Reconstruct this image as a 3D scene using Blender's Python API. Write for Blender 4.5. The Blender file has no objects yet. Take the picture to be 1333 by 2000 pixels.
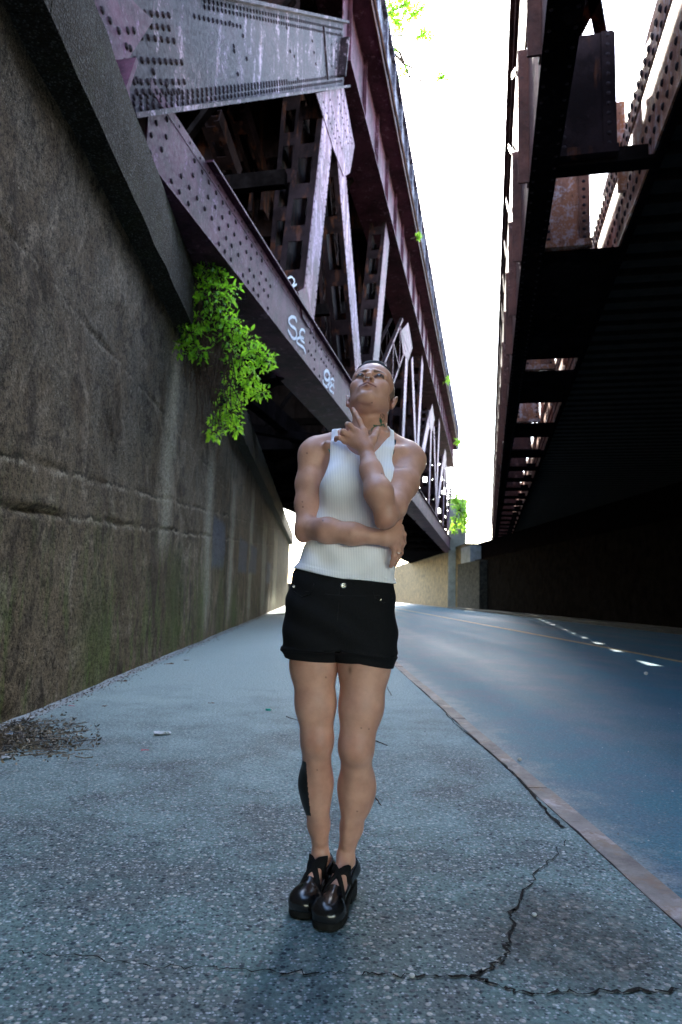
import bpy, math, random
import numpy as np
from mathutils import Vector, Matrix, noise
R = math.radians
random.seed(7); rng = np.random.default_rng(7)
SC = bpy.context.scene
COL = SC.collection

# ------------------------------------------------------------------ camera, sky, sun, exposure
CAMH = 0.93
PITCH, ROLL, FPX = math.atan(160/1333.3), R(1.6), 1333.3
c0 = Vector((0, math.cos(PITCH), math.sin(PITCH)))
r0 = Vector((1, 0, 0)); u0 = Vector((0, -math.sin(PITCH), math.cos(PITCH)))
cr = math.cos(ROLL)*r0 + math.sin(ROLL)*u0
cu = -math.sin(ROLL)*r0 + math.cos(ROLL)*u0
CAM = Vector((0, 0, CAMH))
cd = bpy.data.cameras.new('camera'); cam = bpy.data.objects.new('camera', cd); COL.objects.link(cam)
M = Matrix((cr, cu, -c0)).transposed().to_4x4(); M.translation = CAM
cam.matrix_world = M
cd.sensor_fit = 'VERTICAL'; cd.sensor_height = 36; cd.sensor_width = 24; cd.lens = 24
cd.clip_start = 0.05; cd.clip_end = 3000
cd.dof.use_dof = True; cd.dof.focus_distance = 2.12; cd.dof.aperture_fstop = 5.0
SC.camera = cam

def ray(px, py):                     # a sight line of the survey camera; photo measured in its own pixels
    return (c0 + (px-666.5)/FPX*cr - (py-1000)/FPX*cu)
def az_of(px, py):
    d = ray(px, py); return math.atan2(d.x, d.y)
A_B = az_of(954, 1168)               # heading of both bridges
A_R = az_of(616, 1157)               # heading of the road

SUN_EL, SUN_AZ = R(35), A_B - R(11.5)
w = bpy.data.worlds.new("World"); SC.world = w; w.use_nodes = True
nt = w.node_tree; nt.nodes.clear()
sky = nt.nodes.new('ShaderNodeTexSky'); sky.sky_type = 'NISHITA'; sky.sun_disc = False
sky.sun_elevation = SUN_EL; sky.sun_rotation = SUN_AZ
sky.air_density = 1.25; sky.dust_density = 1.0; sky.ozone_density = 1.6
bg = nt.nodes.new('ShaderNodeBackground'); bg.inputs['Strength'].default_value = 0.15
wo = nt.nodes.new('ShaderNodeOutputWorld')
nt.links.new(sky.outputs[0], bg.inputs[0]); nt.links.new(bg.outputs[0], wo.inputs[0])
sd = bpy.data.lights.new('sun', 'SUN'); sd.energy = 3.0; sd.angle = R(0.5); sd.color = (1, .93, .82)
sun = bpy.data.objects.new('sun', sd); COL.objects.link(sun)
sv = Vector((math.cos(SUN_EL)*math.sin(SUN_AZ), math.cos(SUN_EL)*math.cos(SUN_AZ), math.sin(SUN_EL)))
sun.rotation_euler = sv.to_track_quat('Z', 'Y').to_euler()
SC.view_settings.view_transform = 'Standard'; SC.view_settings.look = 'None'
SC.view_settings.exposure = 3.8; SC.view_settings.gamma = 1
SC.render.engine = 'CYCLES'
SC.cycles.max_bounces = 6; SC.cycles.diffuse_bounces = 4; SC.cycles.use_denoising = True

# ------------------------------------------------------------------ helpers
def link(o, parent=None):
    COL.objects.link(o)
    if parent: o.parent = parent
    return o
def tag(o, label=None, cat=None, group=None, kind=None):
    if label: o['label'] = label
    if cat: o['category'] = cat
    if group: o['group'] = group
    if kind: o['kind'] = kind
    return o
def thing(name, label, cat, loc=(0,0,0), rz=0, group=None):
    o = bpy.data.objects.new(name, None); link(o)
    o.location = loc; o.rotation_euler = (0, 0, rz); o.empty_display_size = .2
    return tag(o, label, cat, group)
class MB:
    """collects shapes for ONE mesh"""
    def __init__(s): s.v = []; s.f = []; s.m = []
    def add(s, vs, fs, mi=0):
        b = len(s.v); s.v += [tuple(v) for v in vs]; s.f += [tuple(i+b for i in f) for f in fs]; s.m += [mi]*len(fs)
    def box(s, lo, hi, mi=0):
        x0,y0,z0 = lo; x1,y1,z1 = hi
        s.add([(x0,y0,z0),(x1,y0,z0),(x1,y1,z0),(x0,y1,z0),(x0,y0,z1),(x1,y0,z1),(x1,y1,z1),(x0,y1,z1)],
              [(0,3,2,1),(4,5,6,7),(0,1,5,4),(1,2,6,5),(2,3,7,6),(3,0,4,7)], mi)
    def beam(s, a, b, wn, ws, n=(1,0,0), mi=0, ext=0):
        """box from a to b; thickness wn along n, ws across"""
        a = Vector(a); b = Vector(b); d = (b-a).normalized(); a = a-d*ext; b = b+d*ext
        n = Vector(n); n = (n-d*n.dot(d)).normalized(); q = d.cross(n)
        vs = []
        for p in (a, b):
            for i, j in ((-1,-1),(1,-1),(1,1),(-1,1)): vs.append(p+n*(i*wn/2)+q*(j*ws/2))
        s.add(vs, [(0,1,2,3),(7,6,5,4),(0,4,5,1),(1,5,6,2),(2,6,7,3),(3,7,4,0)], mi)
    def poly(s, pts, nrm, th, mi=0):
        """extruded outline"""
        n = Vector(nrm).normalized()*th; k = len(pts)
        a = [Vector(p) for p in pts]; vs = a+[p-n for p in a]
        fs = [tuple(range(k)), tuple(range(2*k-1, k-1, -1))]+[((i+1) % k, i, i+k, (i+1) % k+k) for i in range(k)]
        s.add(vs, fs, mi)
    def rivet(s, p, n, r=.028, mi=1, h=.5):
        n = Vector(n).normalized(); p = Vector(p)
        t = n.orthogonal().normalized(); q = n.cross(t)
        vs = [p+n*r*h]; k = 6
        for rr, hh in ((.6, h*.8), (1, 0)):
            vs += [p+n*r*hh+(t*math.cos(i*math.tau/k)+q*math.sin(i*math.tau/k))*r*rr for i in range(k)]
        fs = [(0, 1+i, 1+(i+1) % k) for i in range(k)]+[(1+i, 7+i, 7+(i+1) % k, 1+(i+1) % k) for i in range(k)]
        s.add(vs, fs, mi)
    def rivrow(s, a, b, n, sp=.14, r=.028, jit=0):
        a = Vector(a); b = Vector(b); L = (b-a).length; k = max(1, int(L/sp))
        for i in range(k+1): s.rivet(a+(b-a)*(i/k), n, r)
    def tube(s, pts, rad, k=6, mi=0):
        P = [Vector(p) for p in pts]; b = len(s.v); rr = rad if hasattr(rad, '__len__') else [rad]*len(P)
        ref = Vector((.3,.2,.9)).normalized()
        for i, p in enumerate(P):
            d = (P[min(i+1, len(P)-1)]-P[max(i-1, 0)]).normalized()
            n = d.cross(ref).normalized() if abs(d.dot(ref)) < .95 else d.orthogonal().normalized(); q = d.cross(n)
            for j in range(k):
                a = j*math.tau/k; s.v.append(tuple(p+(n*math.cos(a)+q*math.sin(a))*rr[i]))
        for i in range(len(P)-1):
            for j in range(k):
                s.f.append((b+i*k+j, b+i*k+(j+1) % k, b+(i+1)*k+(j+1) % k, b+(i+1)*k+j)); s.m.append(mi)
        s.f.append(tuple(b+j for j in range(k))[::-1]); s.f.append(tuple(b+(len(P)-1)*k+j for j in range(k))); s.m += [mi, mi]
    def build(s, name, mats, parent=None, smooth=False, recalc=True):
        me = bpy.data.meshes.new(name); me.from_pydata(s.v, [], s.f)
        for m in (mats if isinstance(mats, (list, tuple)) else [mats]): me.materials.append(m)
        me.polygons.foreach_set('material_index', s.m)
        if smooth: me.polygons.foreach_set('use_smooth', [True]*len(s.f))
        me.update()
        if recalc:
            import bmesh
            bm = bmesh.new(); bm.from_mesh(me); bmesh.ops.recalc_face_normals(bm, faces=bm.faces); bm.to_mesh(me); bm.free()
        return link(bpy.data.objects.new(name, me), parent)
def rotz(a): return Matrix.Rotation(-a, 4, 'Z')      # local y axis -> heading a
def hit(px, py, A, X):               # sight line met with the vertical plane x = X of a frame heading A -> local coords
    d = rotz(A).inverted() @ ray(px, py); k = X/d.x
    return Vector((X, d.y*k, CAMH+d.z*k))
def gnd(px, py, z=0.0, A=0.0):
    d = rotz(A).inverted() @ ray(px, py); k = (z-CAMH)/d.z
    return Vector((d.x*k, d.y*k, z))
def P(px, py, Y):                    # point of the sight line at world depth Y
    d = ray(px, py); return CAM + d*(Y/d.y)

# ------------------------------------------------------------------ materials
class Mat:
    K = .74                                  # colours of the place dimmed so the figure reads brighter lit
    def __init__(s, name, rough=.7, spec=.4):
        s.m = bpy.data.materials.new(name); s.m.use_nodes = True; s.t = s.m.node_tree; s.n = s.t.nodes
        s.b = s.n['Principled BSDF']; s.b.inputs['Roughness'].default_value = rough
        s.b.inputs['Specular IOR Level'].default_value = spec
        s.co = s.n.new('ShaderNodeTexCoord').outputs['Object']
    def l(s, a, b): s.t.links.new(a, b)
    def map(s, scale, rot=(0,0,0)):
        mp = s.n.new('ShaderNodeMapping'); mp.inputs['Scale'].default_value = scale; mp.inputs['Rotation'].default_value = rot
        s.l(s.co, mp.inputs[0]); return mp.outputs[0]
    def noise(s, sc, det=6, rough=.55, vec=None, dist=0):
        n = s.n.new('ShaderNodeTexNoise'); n.inputs['Scale'].default_value = sc; n.inputs['Detail'].default_value = det
        n.inputs['Roughness'].default_value = rough; n.inputs['Distortion'].default_value = dist
        s.l(vec or s.co, n.inputs['Vector']); return n.outputs[0]
    def voro(s, sc, feat='F1', vec=None, out='Distance', rnd=1):
        n = s.n.new('ShaderNodeTexVoronoi'); n.feature = feat; n.inputs['Scale'].default_value = sc
        n.inputs['Randomness'].default_value = rnd
        s.l(vec or s.co, n.inputs['Vector']); return n.outputs[out]
    def ramp(s, fac, stops):
        r = s.n.new('ShaderNodeValToRGB'); e = r.color_ramp.elements
        while len(e) < len(stops): e.new(.5)
        for k, (p, c) in enumerate(stops):
            e[k].position = p
            e[k].color = (c, c, c, 1) if not hasattr(c, '__len__') else (*c, 1)
        s.l(fac, r.inputs[0]); return r.outputs[0]
    def mix(s, fac, a, b, mode='MIX'):
        m = s.n.new('ShaderNodeMix'); m.data_type = 'RGBA'; m.blend_type = mode; m.clamp_factor = True
        for k, v in ((0, fac), (6, a), (7, b)):
            if hasattr(v, 'is_output'): s.l(v, m.inputs[k])
            elif k == 0: m.inputs[0].default_value = v
            else: m.inputs[k].default_value = (*v, 1) if len(v) == 3 else v
        return m.outputs[2]
    def math(s, op, a, b=0.0):
        m = s.n.new('ShaderNodeMath'); m.operation = op
        for k, v in enumerate((a, b)):
            if hasattr(v, 'is_output'): s.l(v, m.inputs[k])
            else: m.inputs[k].default_value = v
        return m.outputs[0]
    def xyz(s):
        n = s.n.new('ShaderNodeSeparateXYZ'); s.l(s.co, n.inputs[0]); return n.outputs
    def color(s, v):
        if hasattr(v, 'is_output'):
            if Mat.K != 1: v = s.mix(1.0, v, (Mat.K,)*3, 'MULTIPLY')
            s.l(v, s.b.inputs['Base Color'])
        else: s.b.inputs['Base Color'].default_value = (*v, 1)
        return s
    def rough(s, v): s.l(v, s.b.inputs['Roughness']); return s
    def bump(s, h, dist=.01, st=1, prev=None):
        b = s.n.new('ShaderNodeBump'); b.inputs['Distance'].default_value = dist; b.inputs['Strength'].default_value = st
        s.l(h, b.inputs['Height'])
        if prev: s.l(prev, b.inputs['Normal'])
        s.l(b.outputs[0], s.b.inputs['Normal']); return b.outputs[0]

def steel(name, base=(.17,.10,.12), light=(.42,.36,.42), dark=(.035,.02,.02), lightamt=.57, darkamt=.5, rust=(.16,.055,.025), rustamt=.62, ro=(.5,.85), sp=.10):
    m = Mat(name, .5, sp)
    big = m.noise(1.1, 8, .75); med = m.noise(3.4, 8, .75, dist=.8); fine = m.noise(22, 6, .7)
    streak = m.noise(1.5, 6, .6, vec=m.map((3,3,.45)))
    c = m.mix(m.ramp(big, [(darkamt-.08, 0), (darkamt+.08, 1)]), tuple(.4*x for x in base), base)
    c = m.mix(m.ramp(streak, [(rustamt, 0), (rustamt+.08, .8)]), c, rust)
    f = m.mix(.5, med, fine); f2 = m.mix(.35, f, streak)
    c = m.mix(m.ramp(f2, [(lightamt-.03, 0), (lightamt+.05, .85)]), c, light)
    c = m.mix(m.ramp(m.mix(.5, m.noise(5, 8, .75), fine), [(.36, .9), (.43, 0)]), c, dark)
    m.color(c); m.rough(m.ramp(fine, [(.3, ro[0]), (.7, ro[1])]))
    m.bump(m.mix(.5, med, fine), .012, .7)
    return m.m
S_STEEL = steel('painted_steel', (.115,.038,.060), (.36,.20,.30), rust=(.13,.045,.03))
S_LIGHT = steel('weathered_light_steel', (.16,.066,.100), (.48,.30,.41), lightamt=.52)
S_DARK = steel('shaded_rusty_steel', (.022,.012,.013), (.05,.03,.035), (.01,.008,.008), rust=(.07,.022,.01), rustamt=.55, ro=(.8,.98), sp=.03)  # rusty steel with the shade of the truss interior put into its colour
S_RUST = steel('rusted_plate', (.34,.13,.08), (.55,.42,.42), (.08,.03,.02), rust=(.4,.14,.06), rustamt=.45, lightamt=.53)
S_RED = steel('red_brown_steel', (.10,.034,.026), (.24,.12,.12), rust=(.2,.06,.03))
S_RIV = Mat('rivet_iron', .8, .05); S_RIV.color((.022,.014,.016)); S_RIV = S_RIV.m
S_BLACK = steel('shade_black_steel', (.009,.0065,.0065), (.018,.014,.014), (.005,.004,.004), rust=(.02,.008,.006), ro=(.9,1), sp=0)  # near-black steel, the shade of undersides put into its colour

def concrete_wall():
    m = Mat('old_concrete', .9, .05)
    z = m.xyz()['Z']; y = m.xyz()['Y']
    big = m.noise(.5, 8, .65); med = m.noise(2.2, 8, .7); fine = m.noise(30, 5, .7)
    st = m.noise(1.1, 8, .7, vec=m.map((1,1.2,.9)), dist=1.2)
    pit = m.voro(26, vec=None); grain = m.noise(90, 3, .7)
    c = m.mix(m.ramp(big, [(.35, 0), (.65, 1)]), (.058,.040,.025), (.150,.113,.072))
    c = m.mix(m.ramp(st, [(.5, 0), (.64, .8)]), c, (.24,.195,.145))
    c = m.mix(m.ramp(m.noise(1.1, 8, .7, vec=m.map((1,1.5,.8)), dist=1.0), [(.50, 0), (.6, .75)]), c, (.035,.027,.020))
    # exposed dark aggregate in the upper courses
    agg = m.math('MULTIPLY', m.ramp(m.noise(1.0, 6, .7), [(.42, 0), (.56, 1)]), m.ramp(m.math('MULTIPLY', z, .2), [(.3, 0), (.5, 1)]))
    c = m.mix(m.math('MULTIPLY', agg, .7), c, (.10,.085,.065))
    c = m.mix(m.math('MULTIPLY', agg, m.ramp(m.voro(60), [(.12, 1), (.2, 0)])), c, (.42,.40,.36))
    for a_, b_, w_ in ((1.16,.061,1),(1.43,.077,.9),(3.2,0,.5)):
        dz = m.math('SUBTRACT', z, m.math('ADD', m.math('MULTIPLY', y, b_), a_))
        dz = m.math('ADD', dz, m.math('MULTIPLY', m.math('SUBTRACT', m.noise(2.5, 8, .75), .5), .28))
        br_ = m.ramp(m.noise(1.2+a_, 6, .7), [(.42, 0), (.56, 1)])
        c = m.mix(m.math('MULTIPLY', br_, m.ramp(m.math('ADD', dz, .5), [(.44, 0), (.48, .75*w_), (.492, 0)])), c, (.36,.31,.24))
        c = m.mix(m.math('MULTIPLY', br_, m.ramp(m.math('ADD', dz, .5), [(.488, 0), (.497, .95*w_), (.515, .8*w_), (.53, 0)])), c, (.012,.010,.008))
    c = m.mix(m.ramp(m.noise(3.3, 10, .8, dist=.3), [(.54, 0), (.6, .75)]), c, (.020,.014,.010))
    c = m.mix(m.ramp(m.noise(4.1, 10, .8, dist=.3), [(.60, 0), (.66, .6)]), c, (.27,.225,.17))
    def box_mask(y0_, y1_, z0_, z1_, soft=.06, wob=.5):
        nz = m.math('MULTIPLY', m.math('SUBTRACT', m.noise(3.0, 8, .75), .5), wob)
        yy = m.math('ADD', y, nz); zz = m.math('ADD', z, m.math('MULTIPLY', nz, .6)); k = None
        for v_, a_, sg in ((yy, y0_, 1), (yy, y1_, -1), (zz, z0_, 1), (zz, z1_, -1)):
            e_ = m.math('MULTIPLY', m.math('SUBTRACT', v_, a_), sg/soft*.5); q_ = m.ramp(m.math('ADD', e_, .5), [(0, 0), (1, 1)])
            k = q_ if k is None else m.math('MULTIPLY', k, q_)
        return k
    for a_ in ((12.6,13.3,.2,3.6),(16.2,17.0,.3,3.4),(21,22,.2,4),(9.0,9.5,1.5,4.2),(26,28,.2,3.6),(33,36,.2,3.8)):
        c = m.mix(m.math('MULTIPLY', box_mask(*a_, soft=.3, wob=1.0), .75), c, (.34,.31,.24))
    for a_ in ((13.5,15.3,1.4,2.4),(18.2,20.4,1.45,2.35),(21.3,23.6,1.5,2.4),(29,31,1.3,2.2)):
        c = m.mix(m.math('MULTIPLY', box_mask(*a_), .85), c, m.mix(m.noise(5, 6, .7), (.05,.058,.075), (.13,.145,.175)))
    for a_ in ((9.8,10.6,-.2,1.3),(12.0,12.8,-.2,1.2),(14.8,15.5,-.2,1.4),(17,18.4,-.2,1.0),(6.2,7.0,-.2,.9)):
        c = m.mix(m.math('MULTIPLY', box_mask(*a_, soft=.4, wob=1.0), .75), c, (.055,.075,.018))
    # moss near the foot
    moss = m.math('MULTIPLY', m.ramp(m.noise(2.4, 6, .7, vec=m.map((1,2,.4))), [(.5, 0), (.6, 1)]), m.ramp(m.math('MULTIPLY', z, .4), [(.1, 1), (.8, 0)]))
    c = m.mix(m.math('MULTIPLY', moss, .75), c, (.085,.115,.03))
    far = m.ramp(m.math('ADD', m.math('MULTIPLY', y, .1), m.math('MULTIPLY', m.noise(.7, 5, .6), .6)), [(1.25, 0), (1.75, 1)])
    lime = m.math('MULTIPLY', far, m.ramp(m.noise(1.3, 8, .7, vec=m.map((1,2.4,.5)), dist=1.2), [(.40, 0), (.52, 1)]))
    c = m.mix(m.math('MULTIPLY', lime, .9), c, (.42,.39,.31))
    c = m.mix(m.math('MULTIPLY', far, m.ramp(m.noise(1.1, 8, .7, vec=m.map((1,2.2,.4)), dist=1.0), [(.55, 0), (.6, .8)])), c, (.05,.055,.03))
    # cast board lines and pits
    c = m.mix(m.ramp(pit, [(.05, .85), (.16, 0)]), c, (.045,.04,.034))
    c = m.mix(.85, c, m.ramp(m.mix(.5, fine, grain), [(.40, .0), (.58, 1)]), 'OVERLAY')
    m.color(c)
    h = m.mix(.5, m.mix(.5, med, fine), m.ramp(pit, [(.03, 0), (.15, 1)]))
    m.bump(h, .045, 1); return m.m
CONC = concrete_wall()
def cap_mat():
    m = Mat('pebbly_cap_concrete', .9, .05)
    v = m.voro(64); fine = m.noise(40, 5, .7); med = m.noise(2, 8, .7)
    c = m.mix(m.ramp(med, [(.35, 0), (.65, 1)]), (.024,.017,.010), (.062,.046,.028))
    c = m.mix(m.ramp(m.noise(1.3, 6, .7), [(.5, 0), (.62, .6)]), c, (.06,.065,.022))
    c = m.mix(m.ramp(m.voro(64, out='Color'), [(.55, 0), (.9, .7)]), c, (.22,.21,.19))
    c = m.mix(m.ramp(v, [(.3, 0), (.6, .8)]), c, (.035,.03,.022))
    m.color(c); m.bump(m.mix(.4, v, fine), .03, .8); return m.m
CAPM = cap_mat()
def sidewalk_mat():
    m = Mat('exposed_aggregate', .85, .05)
    big = m.noise(.45, 6, .6); med = m.noise(1.9, 8, .7); fine = m.noise(55, 4, .75)
    v1 = m.voro(48); vc = m.voro(48, out='Color'); v2 = m.voro(110); v2c = m.voro(110, out='Color')
    base = m.mix(m.ramp(big, [(.35, 0), (.65, 1)]), (.092,.152,.155), (.165,.245,.240))
    base = m.mix(m.ramp(med, [(.4, .6), (.56, 0)]), base, (.12,.125,.13))
    sep = m.n.new('ShaderNodeSeparateColor'); m.l(vc, sep.inputs[0])
    sep2 = m.n.new('ShaderNodeSeparateColor'); m.l(v2c, sep2.inputs[0])
    st = m.mix(m.ramp(sep.outputs[1], [(.2, 0), (.9, 1)]), (.03,.04,.055), (.48,.49,.47))
    st2 = m.mix(m.ramp(sep2.outputs[1], [(.3, 0), (.8, 1)]), (.02,.03,.045), (.46,.50,.55))
    c = m.mix(m.math('MULTIPLY', m.ramp(v2, [(.35, .75), (.55, 0)]), m.ramp(sep2.outputs[0], [(.3, 0), (.4, 1)])), base, st2)
    c = m.mix(m.math('MULTIPLY', m.ramp(v1, [(.28, .9), (.42, 0)]), m.ramp(sep.outputs[0], [(.45, 0), (.52, 1)])), c, st)
    c = m.mix(m.ramp(m.voro(64, out='Color'), [(.955, 0), (.965, 0)]), c, (.8,.8,.8))
    dv = m.n.new('ShaderNodeVectorMath'); dv.operation = 'LENGTH'; mp = m.n.new('ShaderNodeMapping'); m.l(m.co, mp.inputs[0])
    pc = rotz(A_R).inverted() @ gnd(1120, 1830); mp.inputs['Scale'].default_value = (1/.30, 1/.34, 0); mp.inputs['Location'].default_value = (-pc.x/.30, -pc.y/.34, 0)
    m.l(mp.outputs[0], dv.inputs[0])
    pm = m.ramp(m.math('ADD', dv.outputs['Value'], m.math('MULTIPLY', m.noise(6, 6, .7), 1.0)), [(.0, 1), (.75, 1), (1, 0)])
    pm = m.ramp(m.math('SUBTRACT', m.math('ADD', dv.outputs['Value'], m.math('MULTIPLY', m.noise(6, 6, .7), .9)), .6), [(.40, .6), (1, 0)])
    c = m.mix(pm, c, m.mix(m.ramp(sep.outputs[1], [(.6, 0), (.9, 1)]), (.035,.026,.024), (.14,.11,.095)))
    # grime blotches
    c = m.mix(m.ramp(m.noise(2.7, 8, .75, dist=.6), [(.56, 0), (.68, .65)]), c, (.07,.075,.08))
    # brighter light further along put into the colour, in blotches; worn masks it
    worn = m.ramp(m.math('ADD', m.math('MULTIPLY', m.xyz()['Y'], .055), m.math('MULTIPLY', med, .5)), [(.38, 0), (.62, .85)])
    c = m.mix(worn, c, (.37,.455,.44))
    c = m.mix(.45, c, m.ramp(fine, [(.3, 0), (.7, 1)]), 'OVERLAY')
    m.color(c); m.rough(m.ramp(med, [(.3, .7), (.7, .95)]))
    m.bump(m.mix(.5, m.ramp(v1, [(.2, 1), (.5, 0)]), m.mix(.5, m.ramp(v2, [(.2, 1), (.6, 0)]), fine)), .006, .9); return m
SIDE = sidewalk_mat().m
def patch_mat():
    m = Mat('brown_patch_aggregate', .8, .3)
    v = m.voro(95); vc = m.voro(95, out='Color'); fine = m.noise(60, 4, .7); med = m.noise(2.5, 6, .7)
    c = m.mix(m.ramp(med, [(.35, 0), (.65, 1)]), (.09,.078,.075), (.16,.15,.15))
    c = m.mix(m.ramp(vc, [(.6, 0), (.9, .8)]), c, (.28,.24,.21)); c = m.mix(m.ramp(v, [(.3, 0), (.6, .7)]), c, (.03,.028,.03))
    m.color(c); m.bump(m.mix(.5, v, fine), .008, .8); return m.m
PATCH = patch_mat()
def asphalt():
    m = Mat('worn_asphalt', .7, .12)
    med = m.noise(1.2, 8, .7); fine = m.noise(70, 4, .7); lanes = m.noise(.9, 4, .5, vec=m.map((1,.04,1)))
    v = m.voro(120, out='Color')
    c = m.mix(m.ramp(lanes, [(.35, 0), (.65, 1)]), (.013,.078,.115), (.034,.160,.215))
    c = m.mix(m.ramp(med, [(.45, 0), (.6, .6)]), c, (.08,.12,.17))
    # pale dust lying against the kerb
    dust = m.ramp(m.math('ADD', m.math('MULTIPLY', m.math('SUBTRACT', m.xyz()['X'], 1.15), -.75), m.math('MULTIPLY', m.noise(3.5, 8, .75), 1.0)), [(.28, 0), (.62, .85)])
    c = m.mix(dust, c, (.25,.27,.28))
    c = m.mix(m.ramp(v, [(.75, 0), (.95, .5)]), c, (.3,.32,.34)); c = m.mix(.5, c, m.ramp(fine, [(.3, 0), (.7, 1)]), 'OVERLAY')
    m.color(c); m.rough(m.ramp(lanes, [(.35, .55), (.7, .8)])); m.bump(m.mix(.5, fine, m.voro(120)), .004, .8); return m.m
ASPH = asphalt()
def simple(name, col, rough=.7, n=20, amt=.4, spec=.08, bump=.004):
    m = Mat(name, rough, spec); f = m.noise(n, 5, .7)
    m.color(m.mix(m.ramp(f, [(.3, 0), (.7, 1)]), tuple(x*(1-amt) for x in col), tuple(min(1, x*(1+amt)) for x in col)))
    m.bump(f, bump, .6); return m.m
KERB = steel('worn_kerb', (.25,.22,.21), (.42,.39,.40), (.09,.07,.065), rust=(.22,.15,.11), rustamt=.5, lightamt=.55)
DIRT = simple('black_dirt', (.012,.012,.013), .95)
MORTAR = simple('pale_mortar', (.34,.36,.36), .8, 12, .25)
LEAF_D = simple('soil_litter', (.06,.045,.03), .9, 30)
def leafmat(name, a, b, tr=.35):
    m = Mat(name, .45, .4); g = m.n.new('ShaderNodeNewGeometry').outputs['Random Per Island']
    c = m.mix(g, a, b); m.color(c)
    m.b.inputs['Transmission Weight'].default_value = 0
    td = m.n.new('ShaderNodeBsdfTranslucent'); m.l(m.mix(.5, c, (.5,.9,.05), 'MIX'), td.inputs[0])
    ms = m.n.new('ShaderNodeMixShader'); ms.inputs[0].default_value = tr
    o = m.n['Material Output']; m.l(m.b.outputs[0], ms.inputs[1]); m.l(td.outputs[0], ms.inputs[2]); m.l(ms.outputs[0], o.inputs[0])
    return m.m
VINE = leafmat('vine_leaf', (.03,.20,.012), (.42,.80,.03), .5)
BUSHL = leafmat('far_leaf', (.12,.26,.03), (.40,.62,.07), .5)
TWIG = simple('twig_bark', (.07,.045,.03), .9)
YEL = simple('yellow_road_paint', (.50,.33,.14), .6, 15, .3)

# ------------------------------------------------------------------ ground
def road_frame(name, mb, mats, label=None, **k):
    o = mb.build(name, mats); o.rotation_euler = (0, 0, -A_R); return o
g = MB(); g.add([(-1500,-1500,-.14),(1500,-1500,-.14),(1500,1500,-.14),(-1500,1500,-.14)], [(0,1,2,3)])
tag(g.build('ground', simple('bare_earth', (.16,.14,.11), .9, 1)), kind='structure')
KX = 1.085                                   # kerb line in the road frame
g = MB(); g.box((-2.3,-12,-.13), (KX,120,0)); tag(road_frame('sidewalk', g, SIDE), kind='structure')
g = MB(); g.box((KX+.115,-12,-.13), (11.6,120,-.055)); tag(road_frame('road', g, ASPH), kind='structure')
g = MB()
for k in range(70):                          # worn kerb stones, slightly uneven
    y0 = -6+k*1.9; w_ = .115+random.uniform(-.006,.006); h = random.uniform(-.001,.004)
    n = 12; edge = [random.uniform(-.012,.004) for _ in range(n+1)]
    for j in range(n):
        ya = y0+j*1.89/n; yb = y0+(j+1)*1.89/n
        vs = [(KX+.004+max(0,-edge[j]),ya,-.13),(KX+w_,ya,-.13),(KX+w_,yb,-.13),(KX+.004+max(0,-edge[j+1]),yb,-.13),
              (KX+.004+max(0,-edge[j]),ya,h),(KX+w_-.012,ya,h),(KX+w_-.012,yb,h),(KX+.004+max(0,-edge[j+1]),yb,h),
              (KX+w_,ya,h-.016),(KX+w_,yb,h-.016)]
        g.add(vs, [(4,5,6,7),(5,8,9,6),(8,1,2,9),(0,4,7,3)]+([(0,1,8,5,4)] if j == 0 else [])+([(3,7,6,9,2)] if j == n-1 else []))
tag(road_frame('kerb', g, KERB), kind='structure')
g = MB(); g.box((6.2,-12,-.052), (6.34,120,-.050))
tag(road_frame('centre_line', g, YEL), kind='structure')
g = MB(); g.box((11.6,-12,-.13), (13.2,60,.06)); tag(road_frame('far_pavement', g, simple('far_pavement_concrete', (.03,.03,.03), .9, 6)), kind='structure')
# cracks: ragged strips of black dirt 4 mm above the slab, and the lower corner patch
def ragged(pts, w0, w1, zz=.004, seed=1, sub=7, amp=.5, wander=.012):
    rr = random.Random(seed); L = []
    for a, b in zip(pts[:-1], pts[1:]):
        for j in range(sub):
            u = j/sub; p = Vector(a)*(1-u)+Vector(b)*u; L.append(p+Vector((rr.uniform(-1,1), rr.uniform(-1,1), 0))*wander)
    L.append(Vector(pts[-1])); m = MB(); vs = []
    for i, p in enumerate(L):
        d = (L[min(i+1,len(L)-1)]-L[max(i-1,0)]).normalized(); q = Vector((-d.y, d.x, 0))
        ww = (w0+(w1-w0)*i/len(L))*(1+amp*rr.uniform(-1,1))
        vs += [p+q*ww+Vector((0,0,zz)), p-q*ww*rr.uniform(.5,1.3)+Vector((0,0,zz))]
    m.add(vs, [(2*i,2*i+1,2*i+3,2*i+2) for i in range(len(L)-1)]); return m
def gpts(*pp): return [gnd(x, y) for x, y in pp]
cp = gpts((1109,1642),(1075,1680),(1052,1700),(1030,1732),(1010,1762),(1000,1790),(996,1835),(988,1865),(975,1880),(945,1900),(918,1912))
tag(ragged(cp, .0015, .006, seed=3).build('pavement_crack', DIRT), kind='structure')
cp2 = gpts((0,1858),(120,1868),(300,1888),(500,1900),(700,1905),(820,1910),(918,1912),(1010,1940),(1130,1940),(1330,1936))
tag(ragged(cp2, .0012, .0045, seed=5, sub=14, amp=.9).build('pavement_crack', DIRT), kind='structure')
cp3 = gpts((872,1395),(891,1416),(935,1452),(985,1494),(1012,1520),(1040,1552),(1066,1585),(1100,1618))
tag(ragged(cp3, .004, .009, seed=9, sub=6, wander=.006).build('pavement_crack', DIRT), kind='structure')
lw = MB(); lw.box((-16,60,-.13), (.6,60.6,1.75)); o = lw.build('glare_wall', simple('dark_low_wall', (.03,.025,.02), .95, 2)); o.rotation_euler = (0,0,-A_R); tag(o, 'low dark wall added to cut glare at the far end of the sidewalk, left of the waist', 'wall')  # added wall, cuts the glare on the ground beyond
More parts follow.
